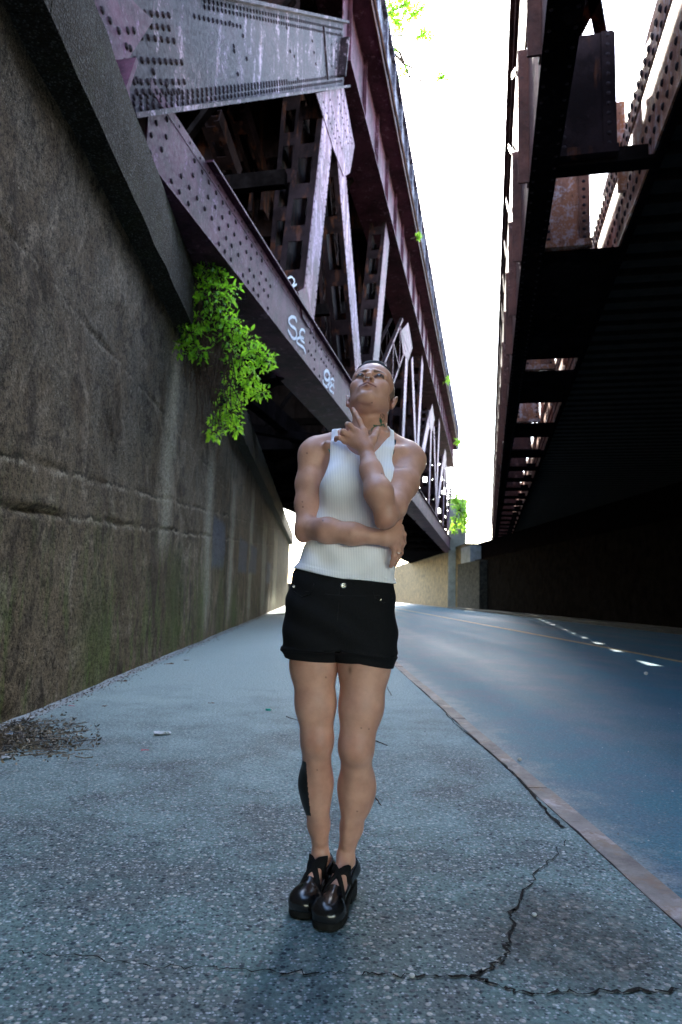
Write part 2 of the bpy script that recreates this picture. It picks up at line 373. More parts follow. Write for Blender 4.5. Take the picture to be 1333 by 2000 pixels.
pt = gpts((1109,1642),(1075,1680),(1030,1732),(1000,1790),(996,1835),(975,1880),(1010,1936),(1130,1936),(1300,1930),(1260,1840),(1190,1745))
bandp = gpts((0,1870),(500,1906),(918,1925),(1333,1950),(1333,2080),(0,2080))
# darker recessed strip along the wall foot
m = MB(); m.add([(-2.06,-3,.012),(-1.95,-3,.004),(-1.93,60,.004),(-2.06,60,.02)], [(0,1,2,3)])
tag(road_frame('wall_foot_fillet', m, MORTAR), kind='structure')

# ------------------------------------------------------------------ left retaining wall
WX, CX, CAPB, CAPT = -2.05, -1.80, CAMH+3.60, CAMH+4.40
wall = thing('retaining_wall', 'long stained concrete retaining wall beside the sidewalk, with a heavy projecting cap', 'wall', (0,0,0), -A_R)
def wallgrid(y0, y1, ny, nz, x0, z1, name, disp):
    vs = []; fs = []
    for j in range(ny+1):
        y = y0+(y1-y0)*j/ny
        for k in range(nz+1):
            z = -.12+(z1+.12)*k/nz
            d = disp(y, z); vs.append((x0+d, y, z))
    for j in range(ny):
        for k in range(nz):
            a = j*(nz+1)+k; fs.append((a, a+nz+1, a+nz+2, a+1))
    return vs, fs
def wdisp(y, z):
    n = noise.fractal(Vector((y*.6+z*.35, z*.6-y*.3, 3.1)), 1, 2, 5)*.014 + noise.fractal(Vector((y*2.6+z*1.5, z*2.6-y*1.4, 9.)), 1, 2, 4)*.010
    # horizontal cold joints that have eroded
    for zc, am, sl, sd in ((1.16, .06, .061, 1), (1.43, .05, .077, 2), (3.2, .02, .0, 5)):
        zz = zc+sl*y+.05*noise.noise(Vector((y*1.3, sd, 0)))
        k = max(0, .25+noise.noise(Vector((y*.9, sd*7., 4)))*1.6)
        n -= am*k*math.exp(-((z-zz)/.02)**2)
        n += .012*k*math.exp(-((z-zz-.06)/.03)**2)
    sp = noise.noise(Vector((y*.55+4, z*.9, 7)))
    if sp > .22: n -= min(.018, (sp-.22)*.25)
    return n
m = MB(); vs, fs = wallgrid(1.2, 17, 560, 150, WX, CAPB, 'w', wdisp); m.add(vs, fs)
vs, fs = wallgrid(17, 52, 260, 40, WX, CAPB, 'w', lambda y, z: wdisp(y, z)); m.add(vs, fs)
vs, fs = wallgrid(-14, 1.2, 60, 30, WX, CAPB, 'w', wdisp); m.add(vs, fs)
m.add([(WX,52,-.12),(WX-1.2,52,-.12),(WX-1.2,52,CAPB),(WX,52,CAPB)], [(0,1,2,3)])
m.build('wall_face', CONC, wall, smooth=True, recalc=False)
m = MB()
y = -14
while y < 52:
    L = 3.6; y1 = min(52, y+L); nn = 14 if y > 1 and y < 24 else 3
    for j in range(nn):
        a = y+.006+(y1-y-.012)*j/nn; b = y+.006+(y1-y-.012)*(j+1)/nn
        def e(t, s): return .02*noise.noise(Vector((t*2.1, s, 1)))+.008*noise.noise(Vector((t*9, s, 3)))
        prof = lambda t: [(WX-.9,t,CAPB+.0),(CX+e(t,1),t,CAPB+e(t,2)),(CX+e(t,5)+.01,t,CAPB+.4),(CX-.015+e(t,3),t,CAPT+e(t,4)),(WX-.9,t,CAPT+.05)]
        pa, pb = prof(a), prof(b)
        m.add(pa+pb, [(0,1,6,5),(1,2,7,6),(2,3,8,7),(3,4,9,8)]+([(0,4,3,2,1)] if j == 0 else [])+([(5,6,7,8,9)] if j == nn-1 else []))
    y = y1
m.build('wall_cap', CAPM, wall)
m = MB()                                     # vertical expansion joints, eroded recess filled dark
for yj in (15.6, 24.0, 33, 42):
    b = MB(); z = 0
    pts = []
    while z < CAPB: pts.append((WX+.03, yj+.03*noise.noise(Vector((yj, z*2, 0))), z)); z += .12
    vs = []
    for p in pts:
        ww = .03+.035*abs(noise.noise(Vector((p[2]*3, yj, 5)))); vs += [(p[0], p[1]-ww, p[2]), (p[0], p[1]+ww, p[2])]
    m.add(vs, [(2*i, 2*i+1, 2*i+3, 2*i+2) for i in range(len(pts)-1)])
m.build('expansion_joint', simple('joint_dirt', (.03,.035,.02), .95), wall)
BLUEP = Mat('grey_blue_paint', .7); _n = BLUEP.noise(6, 8, .75)
BLUEP.color(BLUEP.mix(BLUEP.ramp(_n, [(.4, 0), (.6, 1)]), (.045,.052,.066), (.13,.14,.165))); BLUEP = BLUEP.m
WHP = simple('whitewash', (.40,.38,.33), .85, 4, .4)
def wpatch(pp, mat, name, off=.035, seed=1):
    pts = [hit(x, y, A_R, WX+off) for x, y in pp]; rr = random.Random(seed); q = []
    for a, b in zip(pts, pts[1:]+pts[:1]):
        for j in range(5): p = a.lerp(b, j/5); q.append(p+Vector((0, rr.uniform(-.05,.05), rr.uniform(-.03,.03))))
    mm = MB(); mm.poly(q, (1,0,0), .002); return mm.build(name, mat, wall)
# earth held behind the wall
m = MB(); m.box((-80,-30,-.13), (WX-.35,51.9,CAPT-.35)); o = road_frame('embankment', m, simple('embankment_soil', (.09,.085,.05), .95, 3)); tag(o, kind='structure')

# ------------------------------------------------------------------ left truss bridge (local frame: x lateral, y along, z up)
BL = -3.6
NX = Vector((1,0,0))
tb = thing('truss_bridge', 'tall riveted steel truss railway bridge rising over the left wall, lavender brown paint worn', 'bridge', (0,0,0), -A_B)
def tp(px, py, L=BL): return hit(px, py, A_B, L)
T_END = 70
def hz(s, L=BL): return CAMH+abs(L)*s/math.cos(A_B)      # height of the line with picture slope s
cb, ct = hz(1.22), hz(1.50)
# bottom chord
m = MB(); y0 = 6.2
m.box((BL-.03,y0,cb), (BL,T_END,ct)); m.box((BL-.62,y0,cb+.003), (BL-.59,T_END,ct-.003))
m.box((BL-.72,y0+1.5,ct), (BL+.10,T_END,ct+.03)); m.box((BL-.72,y0,cb-.03), (BL+.10,T_END,cb))
m.box((BL+.001,y0,ct-.14), (BL+.006,T_END,ct-.002)); m.box((BL+.001,y0,cb+.002), (BL+.006,T_END,cb+.12))
for zr in (ct-.07, cb+.06): m.rivrow((BL+.006,y0+.1,zr), (BL+.006,34,zr), NX, .30, .02)
rr = random.Random(4)
for (ya, yb) in ((6.3,10.4),(13.0,15.4),(19.3,21.4),(27,30)):
    k = ya
    while k < yb:
        for zr in np.linspace(cb+.2, ct-.2, 4):
            if rr.random() < .8: m.rivet((BL, k+rr.uniform(-.02,.02)+(.08 if zr > (cb+ct)/2 else 0), zr), NX, .036)
        k += .24
for k in np.arange(y0, T_END, 2.7): m.box((BL-.58,k,cb+.01), (BL-.04,k+.35,cb+.02))
m.build('bottom_chord', [S_STEEL, S_RIV], tb)
# top chord
c1, c2 = hz(3.60), hz(4.22)
m = MB(); y0 = 15.2
m.box((BL-.03,y0,c1), (BL,T_END,c2)); m.box((BL-.9,y0,c1-.04), (BL+.22,T_END,c1)); m.box((BL-.9,y0,c2), (BL+.5,T_END,c2+.06))
for k in np.arange(y0+.5, T_END, 2.25):
    m.box((BL+.002,k,c1+.002), (BL+.11,k+.02,c2-.002)); m.box((BL+.002,k,c1+.002), (BL+.02,k+.16,c2-.002))
    if k < 40: m.rivrow((BL+.02,k+.12,c1+.1), (BL+.02,k+.12,c2-.1), NX, .22, .022)
m.rivrow((BL,y0,c1+.1), (BL,45,c1+.1), NX, .24, .024); m.rivrow((BL,y0,c2-.1), (BL,45,c2-.1), NX, .24, .024)
m.build('top_chord', [S_STEEL, S_RIV], tb)
m = MB(); m.box((BL+.50,9,c2-.03), (BL+.56,T_END,c2+.12)); m.tube([(BL+.6,9,c2+.2),(BL+.6,T_END,c2+.2)], .05)
m.box((BL+.2,9,c2+.12), (BL+.56,T_END,c2+.15))
m.build('walkway_edge_beam', S_RED, tb)
# parapet plate with ribs
PL_ = BL+.35; p2 = hz(5.42, PL_); p1 = c2+.155
m = MB(); m.box((PL_-.03,9,p1), (PL_,T_END+3,p2)); m.box((PL_-.15,9,p2), (PL_+.14,T_END+3,p2+.08))
for k in np.arange(10, T_END+3, 1.85):
    m.box((PL_+.001,k,p1), (PL_+.15,k+.03,p2-.002)); m.box((PL_+.12,k-.06,p1), (PL_+.149,k-.001,p2-.002)); m.box((PL_+.001,k+.031,p1+.002), (PL_+.02,k+.13,p2-.002))
m.build('parapet_plate', steel('blue_streaked_plate', (.13,.105,.15), (.44,.42,.52), lightamt=.52), tb)
# deck
m = MB(); m.box((BL-7.6,13.5,c2+.16), (PL_-.04,T_END+3,c2+.5))
for k in np.arange(13.6, T_END, .62): m.box((BL-7.5,k,c2-.12), (BL-.95,k+.28,c2+.155))
m.build('deck', S_DARK, tb)
m = MB()
for k in np.arange(14.5, T_END, 4.5):
    m.box((BL-7.2,k,c1+.2), (BL-.95,k+.03,c2-.125)); m.box((BL-7.2,k-.16,c1+.17), (BL-.95,k+.19,c1+.2))
    for l in (1.6, 3.0, 4.6, 6.0): m.box((BL-l,k+.035,c1+1.0), (BL-l+.03,k+4.49,c2-.125))
m.build('floor_beam', S_DARK, tb)
# inclined end post: huge riveted plate
pl = [(250,226),(420,199),(672,168),(672,47),(390,-12),(150,-40),(166,120),(215,150)]
pts = [tp(*p) for p in pl]
m = MB(); m.poly(pts, (1,0,0), .03); bq = [p+Vector((-.9,0,0)) for p in pts]; m.poly(bq, (1,0,0), .03)
def edge(a, b, w=.5, th=.04, off=.12): m.beam(tp(*a)+Vector((-w/2+off,0,0)), tp(*b)+Vector((-w/2+off,0,0)), w, th, n=(1,0,0))
edge((246,228),(676,169), 1.1, .05); edge((385,-14),(674,44), 1.1, .05)
for (a, b) in (((262,214),(668,158)),((262,203),(668,148)),((262,191),(560,158)),((400,2),(668,58)),((400,14),(668,70)),((380,32),(470,52))):
    m.rivrow(tp(*a)+NX*.002, tp(*b)+NX*.002, NX, .17, .034)
for (a, b) in (((232,66),(340,80)),((265,117),(355,122)),((200,18),(330,30)),((250,130),(300,205)),((300,140),(325,165)),((262,160),(360,160)),((175,60),(235,110)),((268,180),(350,178)),((200,40),(330,55))):
    m.rivrow(tp(*a)+NX*.002, tp(*b)+NX*.002, NX, .16, .04)
for x in (636, 648, 657, 665): m.rivrow(tp(x,66)+NX*.002, tp(x,150)+NX*.002, NX, .2, .034)
for (x, y) in ((450,45),(458,100),(560,55),(575,110),(610,80),(475,70)): m.rivrow(tp(x,y)+NX*.002, tp(x+7,y+45)+NX*.002, NX, .2, .034)
m.beam(tp(632,52)+NX*.02, tp(640,156)+NX*.02, .03, .07); m.beam(tp(668,75)+NX*.1, tp(660,150)+NX*.1, .2, .05)
m.build('end_post', [steel('flaking_grey_plate', (.046,.022,.027), (.52,.35,.42), (.010,.008,.010), lightamt=.558, darkamt=.54, rustamt=.66), S_RIV], tb)
m = MB(); m.poly([tp(*p, L=BL+.03) for p in ((243,305),(262,292),(258,224),(248,120),(300,40),(228,-30),(130,-40),(160,60),(214,150))], (1,0,0), .028)
for (x0,y0_,x1,y1_) in ((250,60,238,215),(262,60,248,130),(200,20,232,60),(180,0,215,40)): m.rivrow(tp(x0,y0_,BL+.03), tp(x1,y1_,BL+.03), NX, .17, .04)
m.beam(tp(246,120,BL+.12), tp(222,190,BL+.12), .25, .05); 
m.build('end_gusset', [S_STEEL, S_RIV], tb)
m = MB(); m.box((BL-.95,4.2,cb-.7), (BL-.92,9.5,ct+1.3)); m.build('sky_gap_panel', S_BLACK, tb)  # added black panel that hides a sliver of sky
c = tp(178, 82, BL+.04); m = MB()
for rr_, th in ((.27,.07),(.2,.11),(.05,.16)):
    q = [c+Vector((0, math.cos(a)*rr_, math.sin(a)*rr_)) for a in np.linspace(0, math.tau, 24, endpoint=False)]
    m.poly([p+Vector((th,0,0)) for p in q], (1,0,0), th)
m.build('bearing_pin', S_STEEL, tb)
# web members
def member(a, b, w, name='web_member', mat=None, L=BL, style='solid', depth=.55, zs=1.0):
    A = a if isinstance(a, Vector) else tp(*a, L=L); B = b if isinstance(b, Vector) else tp(*b, L=L)
    mm = MB(); X = Vector((1,0,0)); d = (B-A).normalized(); q = d.cross(X); ln = (B-A).length
    for xo in (0, -depth):
        if style == 'solid':
            mm.beam(A+X*xo, B+X*xo, .025, w, mi=0 if xo == 0 else 2)
            if xo == 0:
                for s in (-1, 1): mm.rivrow(A+q*s*(w/2-.04)+X*.013, B+q*s*(w/2-.04)+X*.013, X, .2, .022)
        else:
            for s in (-1, 1): mm.beam(A+X*xo+q*s*(w/2-.05), B+X*xo+q*s*(w/2-.05), .025, .1, mi=0 if xo == 0 else 2)
            k = 0; step = w*.8; n = int(ln/step)
            for i in range(n):
                u0_, u1_ = i*step, (i+1)*step; s = 1 if i % 2 else -1
                mm.beam(A+d*u0_+X*(xo+.03)+q*s*(w/2-.05), A+d*u1_+X*(xo+.03)-q*s*(w/2-.05), .02, .07, mi=0 if xo == 0 else 2)
                if xo == 0: mm.rivet(A+d*u0_+X*.045+q*s*(w/2-.05), X, .03)
    for s in (-1, 1):                       # flanges turned inwards + battens between the two planes
        mm.beam(A+X*(-.06)+q*s*(w/2), B+X*(-.06)+q*s*(w/2), .12, .02, mi=2); mm.beam(A+X*(-depth+.05)+q*s*(w/2), B+X*(-depth+.05)+q*s*(w/2), .12, .02, mi=2)
        n = max(2, int(ln/1.1))
        for i in range(n):
            if style == 'solid':
                p = A+d*((i+.2)*ln/n)+q*s*(w/2)
                c_ = p+d*.16+X*(-depth/2); mm.beam(c_-d*.2, c_+d*.2, depth-.2, .015, mi=2)
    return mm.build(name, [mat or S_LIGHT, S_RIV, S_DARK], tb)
member((643,225),(600,628), .88)
member((664,290),(705,778), .95)
member((757,455),(724,815), .95, mat=S_STEEL)
L4 = member((789,655),(728,815), 1.5, style='laced', mat=S_STEEL)
L5 = member((795,690),(785,905), .8)
L6 = member((805,700),(815,950), .8)
S = 13.6
def shift(o, n):
    q = o.copy(); link(q, tb); q.location = (0, S*n, 0); return q
base = [(tp(757,455),tp(724,815),.9,'solid'),(tp(789,655),tp(728,815),.9,'laced'),(tp(795,690),tp(785,905),.75,'solid'),(tp(805,700),tp(815,950),.75,'solid')]
for n in (1, 2, 3):
    for a, b, w_, stl in base[1 if n == 3 else 0:]:
        aa, bb = a+Vector((0,S*n,0)), b+Vector((0,S*n,0))
        if max(aa.y, bb.y) < T_END: 
            if stl == 'laced': stl = 'solid'
            member(aa, bb, w_, style=stl)
# gussets
def gusset(pp, off=.03, name='gusset_plate', mat=None, rows=()):
    mm = MB(); mm.poly([tp(*p, L=BL+off) for p in pp], (1,0,0), .025)
    for a, b in rows: mm.rivrow(tp(*a, L=BL+off), tp(*b, L=BL+off), NX, .17, .03)
    return mm.build(name, [mat or S_LIGHT, S_RIV], tb)
gusset([(618,182),(672,170),(693,285),(684,338),(672,345),(652,290)], rows=(((632,200),(658,280)),((645,195),(668,290)),((660,190),(680,280)),((668,185),(688,280))))
gusset([(783,648),(798,630),(806,680),(798,704),(788,690)], mat=S_STEEL, rows=(((785,650),(800,690)),))
gusset([(583,570),(600,560),(614,640),(604,640),(592,620)], mat=S_STEEL)
for n in (1, 2): 
    q = [tp(783,648),tp(798,630),tp(806,680),tp(798,704),tp(788,690)]; mm = MB(); mm.poly([p+Vector((.03,S*n,0)) for p in q], (1,0,0), .025); mm.build('gusset_plate', [S_STEEL,S_RIV], tb)
# big dark diagonal behind the end post and the flange running to it
member((225,170),(335,10), .45, name='bearing_strut', mat=S_STEEL, L=BL-.4)
# inner truss plane behind the front one, shade put into its colour
IL = BL-3.2
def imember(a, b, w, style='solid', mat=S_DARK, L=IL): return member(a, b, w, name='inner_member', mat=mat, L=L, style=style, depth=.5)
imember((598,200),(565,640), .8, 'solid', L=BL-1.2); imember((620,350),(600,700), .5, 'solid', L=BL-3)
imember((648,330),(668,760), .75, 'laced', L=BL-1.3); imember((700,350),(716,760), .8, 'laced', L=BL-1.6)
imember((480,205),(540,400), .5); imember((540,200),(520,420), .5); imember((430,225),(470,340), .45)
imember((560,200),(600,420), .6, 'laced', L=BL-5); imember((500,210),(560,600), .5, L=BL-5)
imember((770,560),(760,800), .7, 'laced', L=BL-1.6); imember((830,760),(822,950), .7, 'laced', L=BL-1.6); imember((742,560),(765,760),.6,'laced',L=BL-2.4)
for n in range(1, 4):
    for x0, x1 in ((6, 1.5), (1.5, 6)):
        imember(Vector((IL, 17+x0+n*9, cb+.2)), Vector((IL, 17+x1+n*9+2, c1)), .5, 'laced')
# transverse sway frames and bottom laterals
m = MB()
for k in np.arange(13.2, T_END, 6.8):
    m = MB(); m.beam((BL-.7,k,cb+.15), (BL-7,k,cb+.15), .5, .25, n=(0,0,1)); m.beam((BL-.7,k+.05,c1), (BL-7,k+.05,cb+.6), .2, .12, n=(0,1,0)); m.beam((BL-.7,k-.15,cb+.6), (BL-7,k-.15,c1), .2, .12, n=(0,1,0))
    m.beam((BL-.7,k,(c1+cb)/2), (BL-7,k,(c1+cb)/2), .35, .2, n=(0,0,1))
    m.build('sway_frame', S_BLACK, tb)
m = MB()
for k in np.arange(6.6, T_END-6, 6.8):
    m.beam((BL-.7,k,cb+.1), (BL-7,k+6.8,cb+.1), .22, .3, n=(0,0,1)); m.beam((BL-.7,k+6.8,cb+.05), (BL-7,k,cb+.05), .22, .3, n=(0,0,1))
    for l in (2.2, 4.8): m.beam((BL-l,k,cb+.35), (BL-l,k+6.8,cb+.35), .5, .3, n=(0,0,1))
m.build('bottom_lateral_bracing', S_BLACK, tb)
m = MB(); m.box((BL-7.2,7,cb), (BL-6.8,T_END,ct)); m.box((BL-7.2,11,ct+.001), (BL-7.17,T_END,c1+.1)); m.build('rear_girder', S_BLACK, tb)
m = MB()
for k in np.arange(21, T_END-1, 6.8): m.box((BL-6.75,k,cb+.52), (BL-.66,k+6.7,cb+.56))
m.build('added_soffit_sheet', S_BLACK, tb)  # added sheet, keeps sky glare off the truss underside
m = MB(); Z = Vector((0,0,1))
m.poly([Vector((BL,T_END,cb+.5)),Vector((BL-7.2,T_END,cb+.5)),Vector((BL-7.2,T_END+28,cb+.5)),Vector((BL-.2,T_END+.8,cb+.5))], Z, .45)
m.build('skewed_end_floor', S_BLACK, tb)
# chalk marks
CH = Mat('white_chalk', .9); CH.color(CH.mix(CH.ramp(CH.noise(60,4,.7), [(.3,0),(.55,1)]), (.5,.5,.53), (.85,.85,.88))); CH = CH.m
def chalk(strokes, w=.045, L=BL+.009):
    mm = MB()
    for st in strokes:
        P_ = [tp(520+x/5, 420+y/5, L=L) for x, y in st]
        Q = []
        for i in range(len(P_)-1):
            for j in range(4):
                u = j/4; p0 = P_[max(i-1,0)]; p1_ = P_[i]; p2_ = P_[i+1]; p3 = P_[min(i+2,len(P_)-1)]
                Q.append(.5*((2*p1_)+(p2_-p0)*u+(2*p0-5*p1_+4*p2_-p3)*u*u+(3*p1_-p0-3*p2_+p3)*u**3))
        Q.append(P_[-1]); vs = []
        for i, p in enumerate(Q):
            d = (Q[min(i+1,len(Q)-1)]-Q[max(i-1,0)]).normalized(); q = d.cross(NX); ww = w*random.uniform(.8,1.1)
            vs += [p+q*ww/2, p-q*ww/2]
        k = len(Q)
        vs = vs+[v-NX*.002 for v in vs]; n2 = 2*k
        fs = [(2*i,2*i+1,2*i+3,2*i+2) for i in range(k-1)]+[(n2+2*i+2,n2+2*i+3,n2+2*i+1,n2+2*i) for i in range(k-1)]
        fs += [(2*i,2*i+2,n2+2*i+2,n2+2*i) for i in range(k-1)]+[(2*i+3,2*i+1,n2+2*i+1,n2+2*i+3) for i in range(k-1)]
        mm.add(vs, fs)
    return mm.build('chalk_mark', CH, tb)
chalk([[(300,1045),(285,1005),(250,995),(222,1030),(245,1080),(285,1110),(300,1160),(290,1205),(260,1200),(235,1160),(215,1120)]], .062)
chalk([[(380,1150),(365,1120),(340,1125),(330,1165),(345,1195),(370,1205)],[(360,1195),(310,1205),(305,1245),(340,1275),(370,1300),(388,1355)],[(340,1215),(375,1250)]], .055)
chalk([[(625,1570),(600,1520),(572,1540),(575,1590),(600,1615),(620,1590),(622,1560)],[(622,1580),(618,1640),(590,1680),(565,1650),(556,1610)]], .075)
chalk([[(665,1620),(650,1598),(630,1615),(640,1650),(660,1655)],[(645,1660),(620,1690),(630,1715),(660,1740)],[(650,1655),(665,1690)]], .06)
chalk([[(275,640),(255,605),(215,620),(200,660),(220,700),(255,695),(280,650),(275,620)],[(300,675),(270,700),(250,745)]], .04, L=BL-.1)

# ------------------------------------------------------------------ right plate-girder bridge
rb = thing('girder_bridge', 'black riveted railway girder bridge passing low overhead on the right', 'bridge', (0,0,0), -A_B)
H = lambda h: CAMH+h
GL, GB, GT = .43, 4.5, 8.9
m = MB(); Y0, Y1 = -.7, 84
m.box((GL,Y0,H(GB)), (GL+.03,Y1,H(6.15))); m.box((GL,Y0,H(8.3)), (GL+.03,Y1,H(GT)))
k = Y0
while k < Y1:                                # web with a row of slots
    m.box((GL,k,H(6.15)), (GL+.03,min(Y1,k+.12+random.uniform(0,.3)),H(6.85)))
    k += 2.2
k = Y0
while k < Y1: m.box((GL,k,H(6.85)), (GL+.03,min(Y1,k+4.9),H(8.3))); k += 5.0
m.build('girder_web', [S_RED, S_RIV], rb)
m = MB(); m.box((GL-.13,Y0,H(GT)), (GL+.16,Y1,H(GT)+.05)); m.box((GL-.05,Y0,H(GT)-.2), (GL-.001,Y1,H(GT)-.002))
m.build('top_flange', S_RED, rb)
m = MB(); m.box((GL-.004,Y0,H(GB)-.05), (.70,Y1,H(GB))); m.box((.66,Y0,H(GB)), (.69,Y1,H(GB+.55)))
m.rivrow((.46,4.5,H(GB)-.05), (.46,30,H(GB)-.05), (0,0,-1), .2, .02); m.rivrow((.66,4.5,H(GB)-.05), (.66,30,H(GB)-.05), (0,0,-1), .2, .02)
m.build('bottom_flange', [S_BLACK, S_RIV], rb)
m = MB()
for k in np.arange(Y0+.7, Y1, 1.8):
    m = MB(); m.box((GL-.12,k,H(GB)+.01), (GL-.002,k+.025,H(6.1))); m.box((GL-.02,k+.0255,H(GB)+.01), (GL-.002,k+.12,H(6.1)))
    m.build('web_stiffener', S_RED, rb)
m = MB()
for k in np.arange(Y0+.7, Y1, 1.8): m.beam((GL-.06,k+.1,H(7.4)), (GL-.06,k+1.7,H(8.6)), .02, .09)
m.build('web_lacing', S_RED, rb)
# floor: soffit plates between openings
ops = [(3.6,7.0),(7.2,8.9),(13.0,13.8),(16,18),(19.5,21.4)]+[(k, k+1.7) for k in np.arange(22.4, 80, 2.35)]
m = MB(); a = Y0
ops_all = [(.2,1.6)]+ops
for s, e in ops_all:
    m = MB(); m.box((.702,a,H(GB)+.02), (1.66,s,H(GB)+.06)); m.box((.702,s-.02,H(GB)+.06), (1.66,s,H(GB)+.30)); a = e
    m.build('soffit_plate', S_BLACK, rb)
m = MB(); m.box((.702,a,H(GB)+.02), (1.66,Y1,H(GB)+.06)); m.build('soffit_plate', S_BLACK, rb)
hs = [1.2,1.75,1.5,1.5,2.0,1.8,2,2,2,2,2,2]
for i, (s, e) in enumerate(ops):
    mm = MB(); hgt = GB+.3+(hs[i] if i < len(hs) else 2); xr = 1.30
    mm.box((.72,e,H(GB)+.07), (xr,e+.03,H(hgt))); mm.box((.72,e-.10,H(GB)+.07), (xr,e-.001,H(GB)+.16))
    mm.box((xr-.14,e-.02,H(GB)+.17), (xr-.02,e-.001,H(hgt))); mm.box((.74,e-.02,H(GB)+.17), (.80,e-.001,H(hgt)))
    for xx in (xr-.08, .77): mm.rivrow((xx,e-.02,H(GB)+.22), (xx,e-.02,H(hgt-.05)), (0,-1,0), .11, .026)
    mm.build('floor_beam', [S_DARK if i == 0 else S_RUST if i in (1,2,3) else S_RED, S_RIV], rb)
m = MB()                                     # stringer angle with rivets against the light
m.box((1.64,Y0,H(GB)+.065), (1.66,Y1,H(6.0)))
m.box((1.54,4,H(GB)+.7), (1.56,30,H(GB)+.95))
for zz in (.25,.5,1.05,1.3): m.rivrow((1.64,4,H(GB)+zz), (1.64,26,H(GB)+zz), (-1,0,0), .17, .042)
for zz in (.75,.9): m.rivrow((1.54,5,H(GB)+zz), (1.54,30,H(GB)+zz), (-1,0,0), .16, .035)
for k in np.arange(5, 40, 3.1): m.box((1.5,k,H(GB)+.35), (1.6,k+.05,H(6.0)))
m.build('stringer', [S_RUST, S_RIV], rb)
m = MB(); m.box((1.66,Y0,H(GB)), (1.74,Y1,H(GB)+.62))
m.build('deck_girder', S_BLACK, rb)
m = MB()
for k in np.arange(Y0, Y1, .46): m.box((1.70,k,H(GB)+.11), (17,k+.24+random.uniform(-.02,.02),H(GB)+.36))
m.build('timber_ties', simple('creosoted_timber', (.018,.014,.012), .8, 6), rb)
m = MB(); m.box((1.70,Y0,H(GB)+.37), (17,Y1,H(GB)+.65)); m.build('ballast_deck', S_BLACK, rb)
m = MB(); m.box((-16,-34,H(GB)), (17,Y0-.01,H(GB)+.6)); m.build('unseen_shade_deck', S_BLACK, rb)  # added out of view behind the camera to darken the foreground
m = MB()                                     # cross bracing high over the first bays
for a, b in (((.75,6,H(6.9)),(1.6,9,H(6.9))),((1.6,6,H(6.9)),(.75,9,H(6.9))),((.75,9.4,H(7)),(1.6,12,H(7))),((.75,4.5,H(6.6)),(1.62,4.5,H(6.6)))): m.beam(a, b, .1, .14, n=(0,0,1))
m.build('top_bracing', S_DARK, rb)
# utility lamps bolted under the girder
# ------------------------------------------------------------------ right and far masonry
def block_mat(name, a, b, mort=(.03,.03,.03)):
    m = Mat(name, .9, .2); br = m.n.new('ShaderNodeTexBrick'); m.l(m.map((1,1,1), (R(90),0,R(90))), br.inputs[0])
    br.inputs['Scale'].default_value = 1; br.inputs['Brick Width'].default_value = 1.5; br.inputs['Row Height'].default_value = .55; br.inputs['Mortar Size'].default_value = .03
    br.inputs['Color1'].default_value = (*a, 1); br.inputs['Color2'].default_value = (*b, 1); br.inputs['Mortar'].default_value = (*mort, 1)
    st = m.noise(.8, 8, .7, vec=m.map((1,1.5,.25))); c = m.mix(m.ramp(st, [(.35,.8),(.6,0)]), br.outputs[0], tuple(x*.3 for x in a))
    m.color(c); m.bump(m.mix(.5, br.outputs[1], m.noise(3,8,.7)), .05, .8); return m.m
STONE = block_mat('dark_ashlar', (.10,.085,.07), (.16,.14,.12)); STONE2 = block_mat('pale_ashlar', (.26,.25,.23), (.36,.35,.33))
def rock_wall(m, x, y0, y1, z0, z1, bh=.55, bw=1.5, depth=1.0):
    z = z0; row = 0
    while z < z1-.05:
        y = y0-(.7 if row % 2 else 0)
        while y < y1:
            a = max(y, y0); b = min(y+bw*random.uniform(.8,1.15), y1)
            if b-a > .1: m.box((x+random.uniform(0,.02), a+.006, z+.012), (x+depth, b-.006, min(z+bh, z1)-.012))
            y = b if b > y else y+bw
            if b >= y1: break
        z += bh; row += 1
    m.box((x+.035,y0+.02,z0), (x+depth-.01,y1-.02,z1-.02))
rw = thing('stone_abutment_wall', 'dark coursed stone wall along the far right side under the girder bridge', 'wall', (0,0,0), -A_R)
m = MB(); rock_wall(m, 13.1, -12, 60, -.13, CAMH+3.1); m.build('stone_courses', simple('shade_black_stone', (.0085,.0065,.0052), 1, 2.5, .55, bump=.03, spec=0), rw)  # stone colour taken near black, holds the shade under the deck
m = MB(); m.box((13.6,-12,CAMH+3.09), (14.6,60,CAMH+4.55)); m.build('bearing_wall', simple('shade_black_concrete', (.004,.003,.003), 1, 2, .5, spec=0), rw)  # near-black base with the shade below the deck put in
fa = thing('concrete_abutment', 'stained ochre concrete abutment under the far end of the truss bridge', 'wall', (0,0,0), -A_R)
m = MB(); m.box((13.3,60.2,-.13), (15,140,hz(1.22)+.3)); m.build('abutment_face', simple('ochre_concrete', (.115,.072,.030), .9, 2.2, .8, bump=.02), fa)
ts = thing('stepped_stone_pier', 'grey stone block pier with ivy stains between the two bridges far ahead', 'wall', (0,0,0), -A_R)
m = MB(); rock_wall(m, 12.5, 52, 60.1, -.13, CAMH+2.9, .6, 1.5, 1.6); m.build('stone_courses', simple('mossy_grey_stone', (.035,.031,.025), .95, 3.5, .8, bump=.04, spec=.02), ts)
m = MB(); m.box((12.7,56,CAMH+2.91), (13.6,59.6,CAMH+4.3)); m.build('pier_cap', simple('pale_pier_concrete', (.20,.20,.20), .9, 2, .3), ts)
py = thing('concrete_pylon', 'tall pale concrete pylon with greenery where the truss bridge ends', 'wall', (0,0,0), -A_B)
m = MB(); m.box((-3.75,66,0), (-2.15,68.5,hz(2.5))); m.box((-3.85,65.9,hz(2.5)), (-2.05,68.6,hz(2.5)+.2)); m.build('pylon_shaft', simple('pylon_concrete', (.24,.225,.19), .9, 1.2, .35, bump=.02), py)
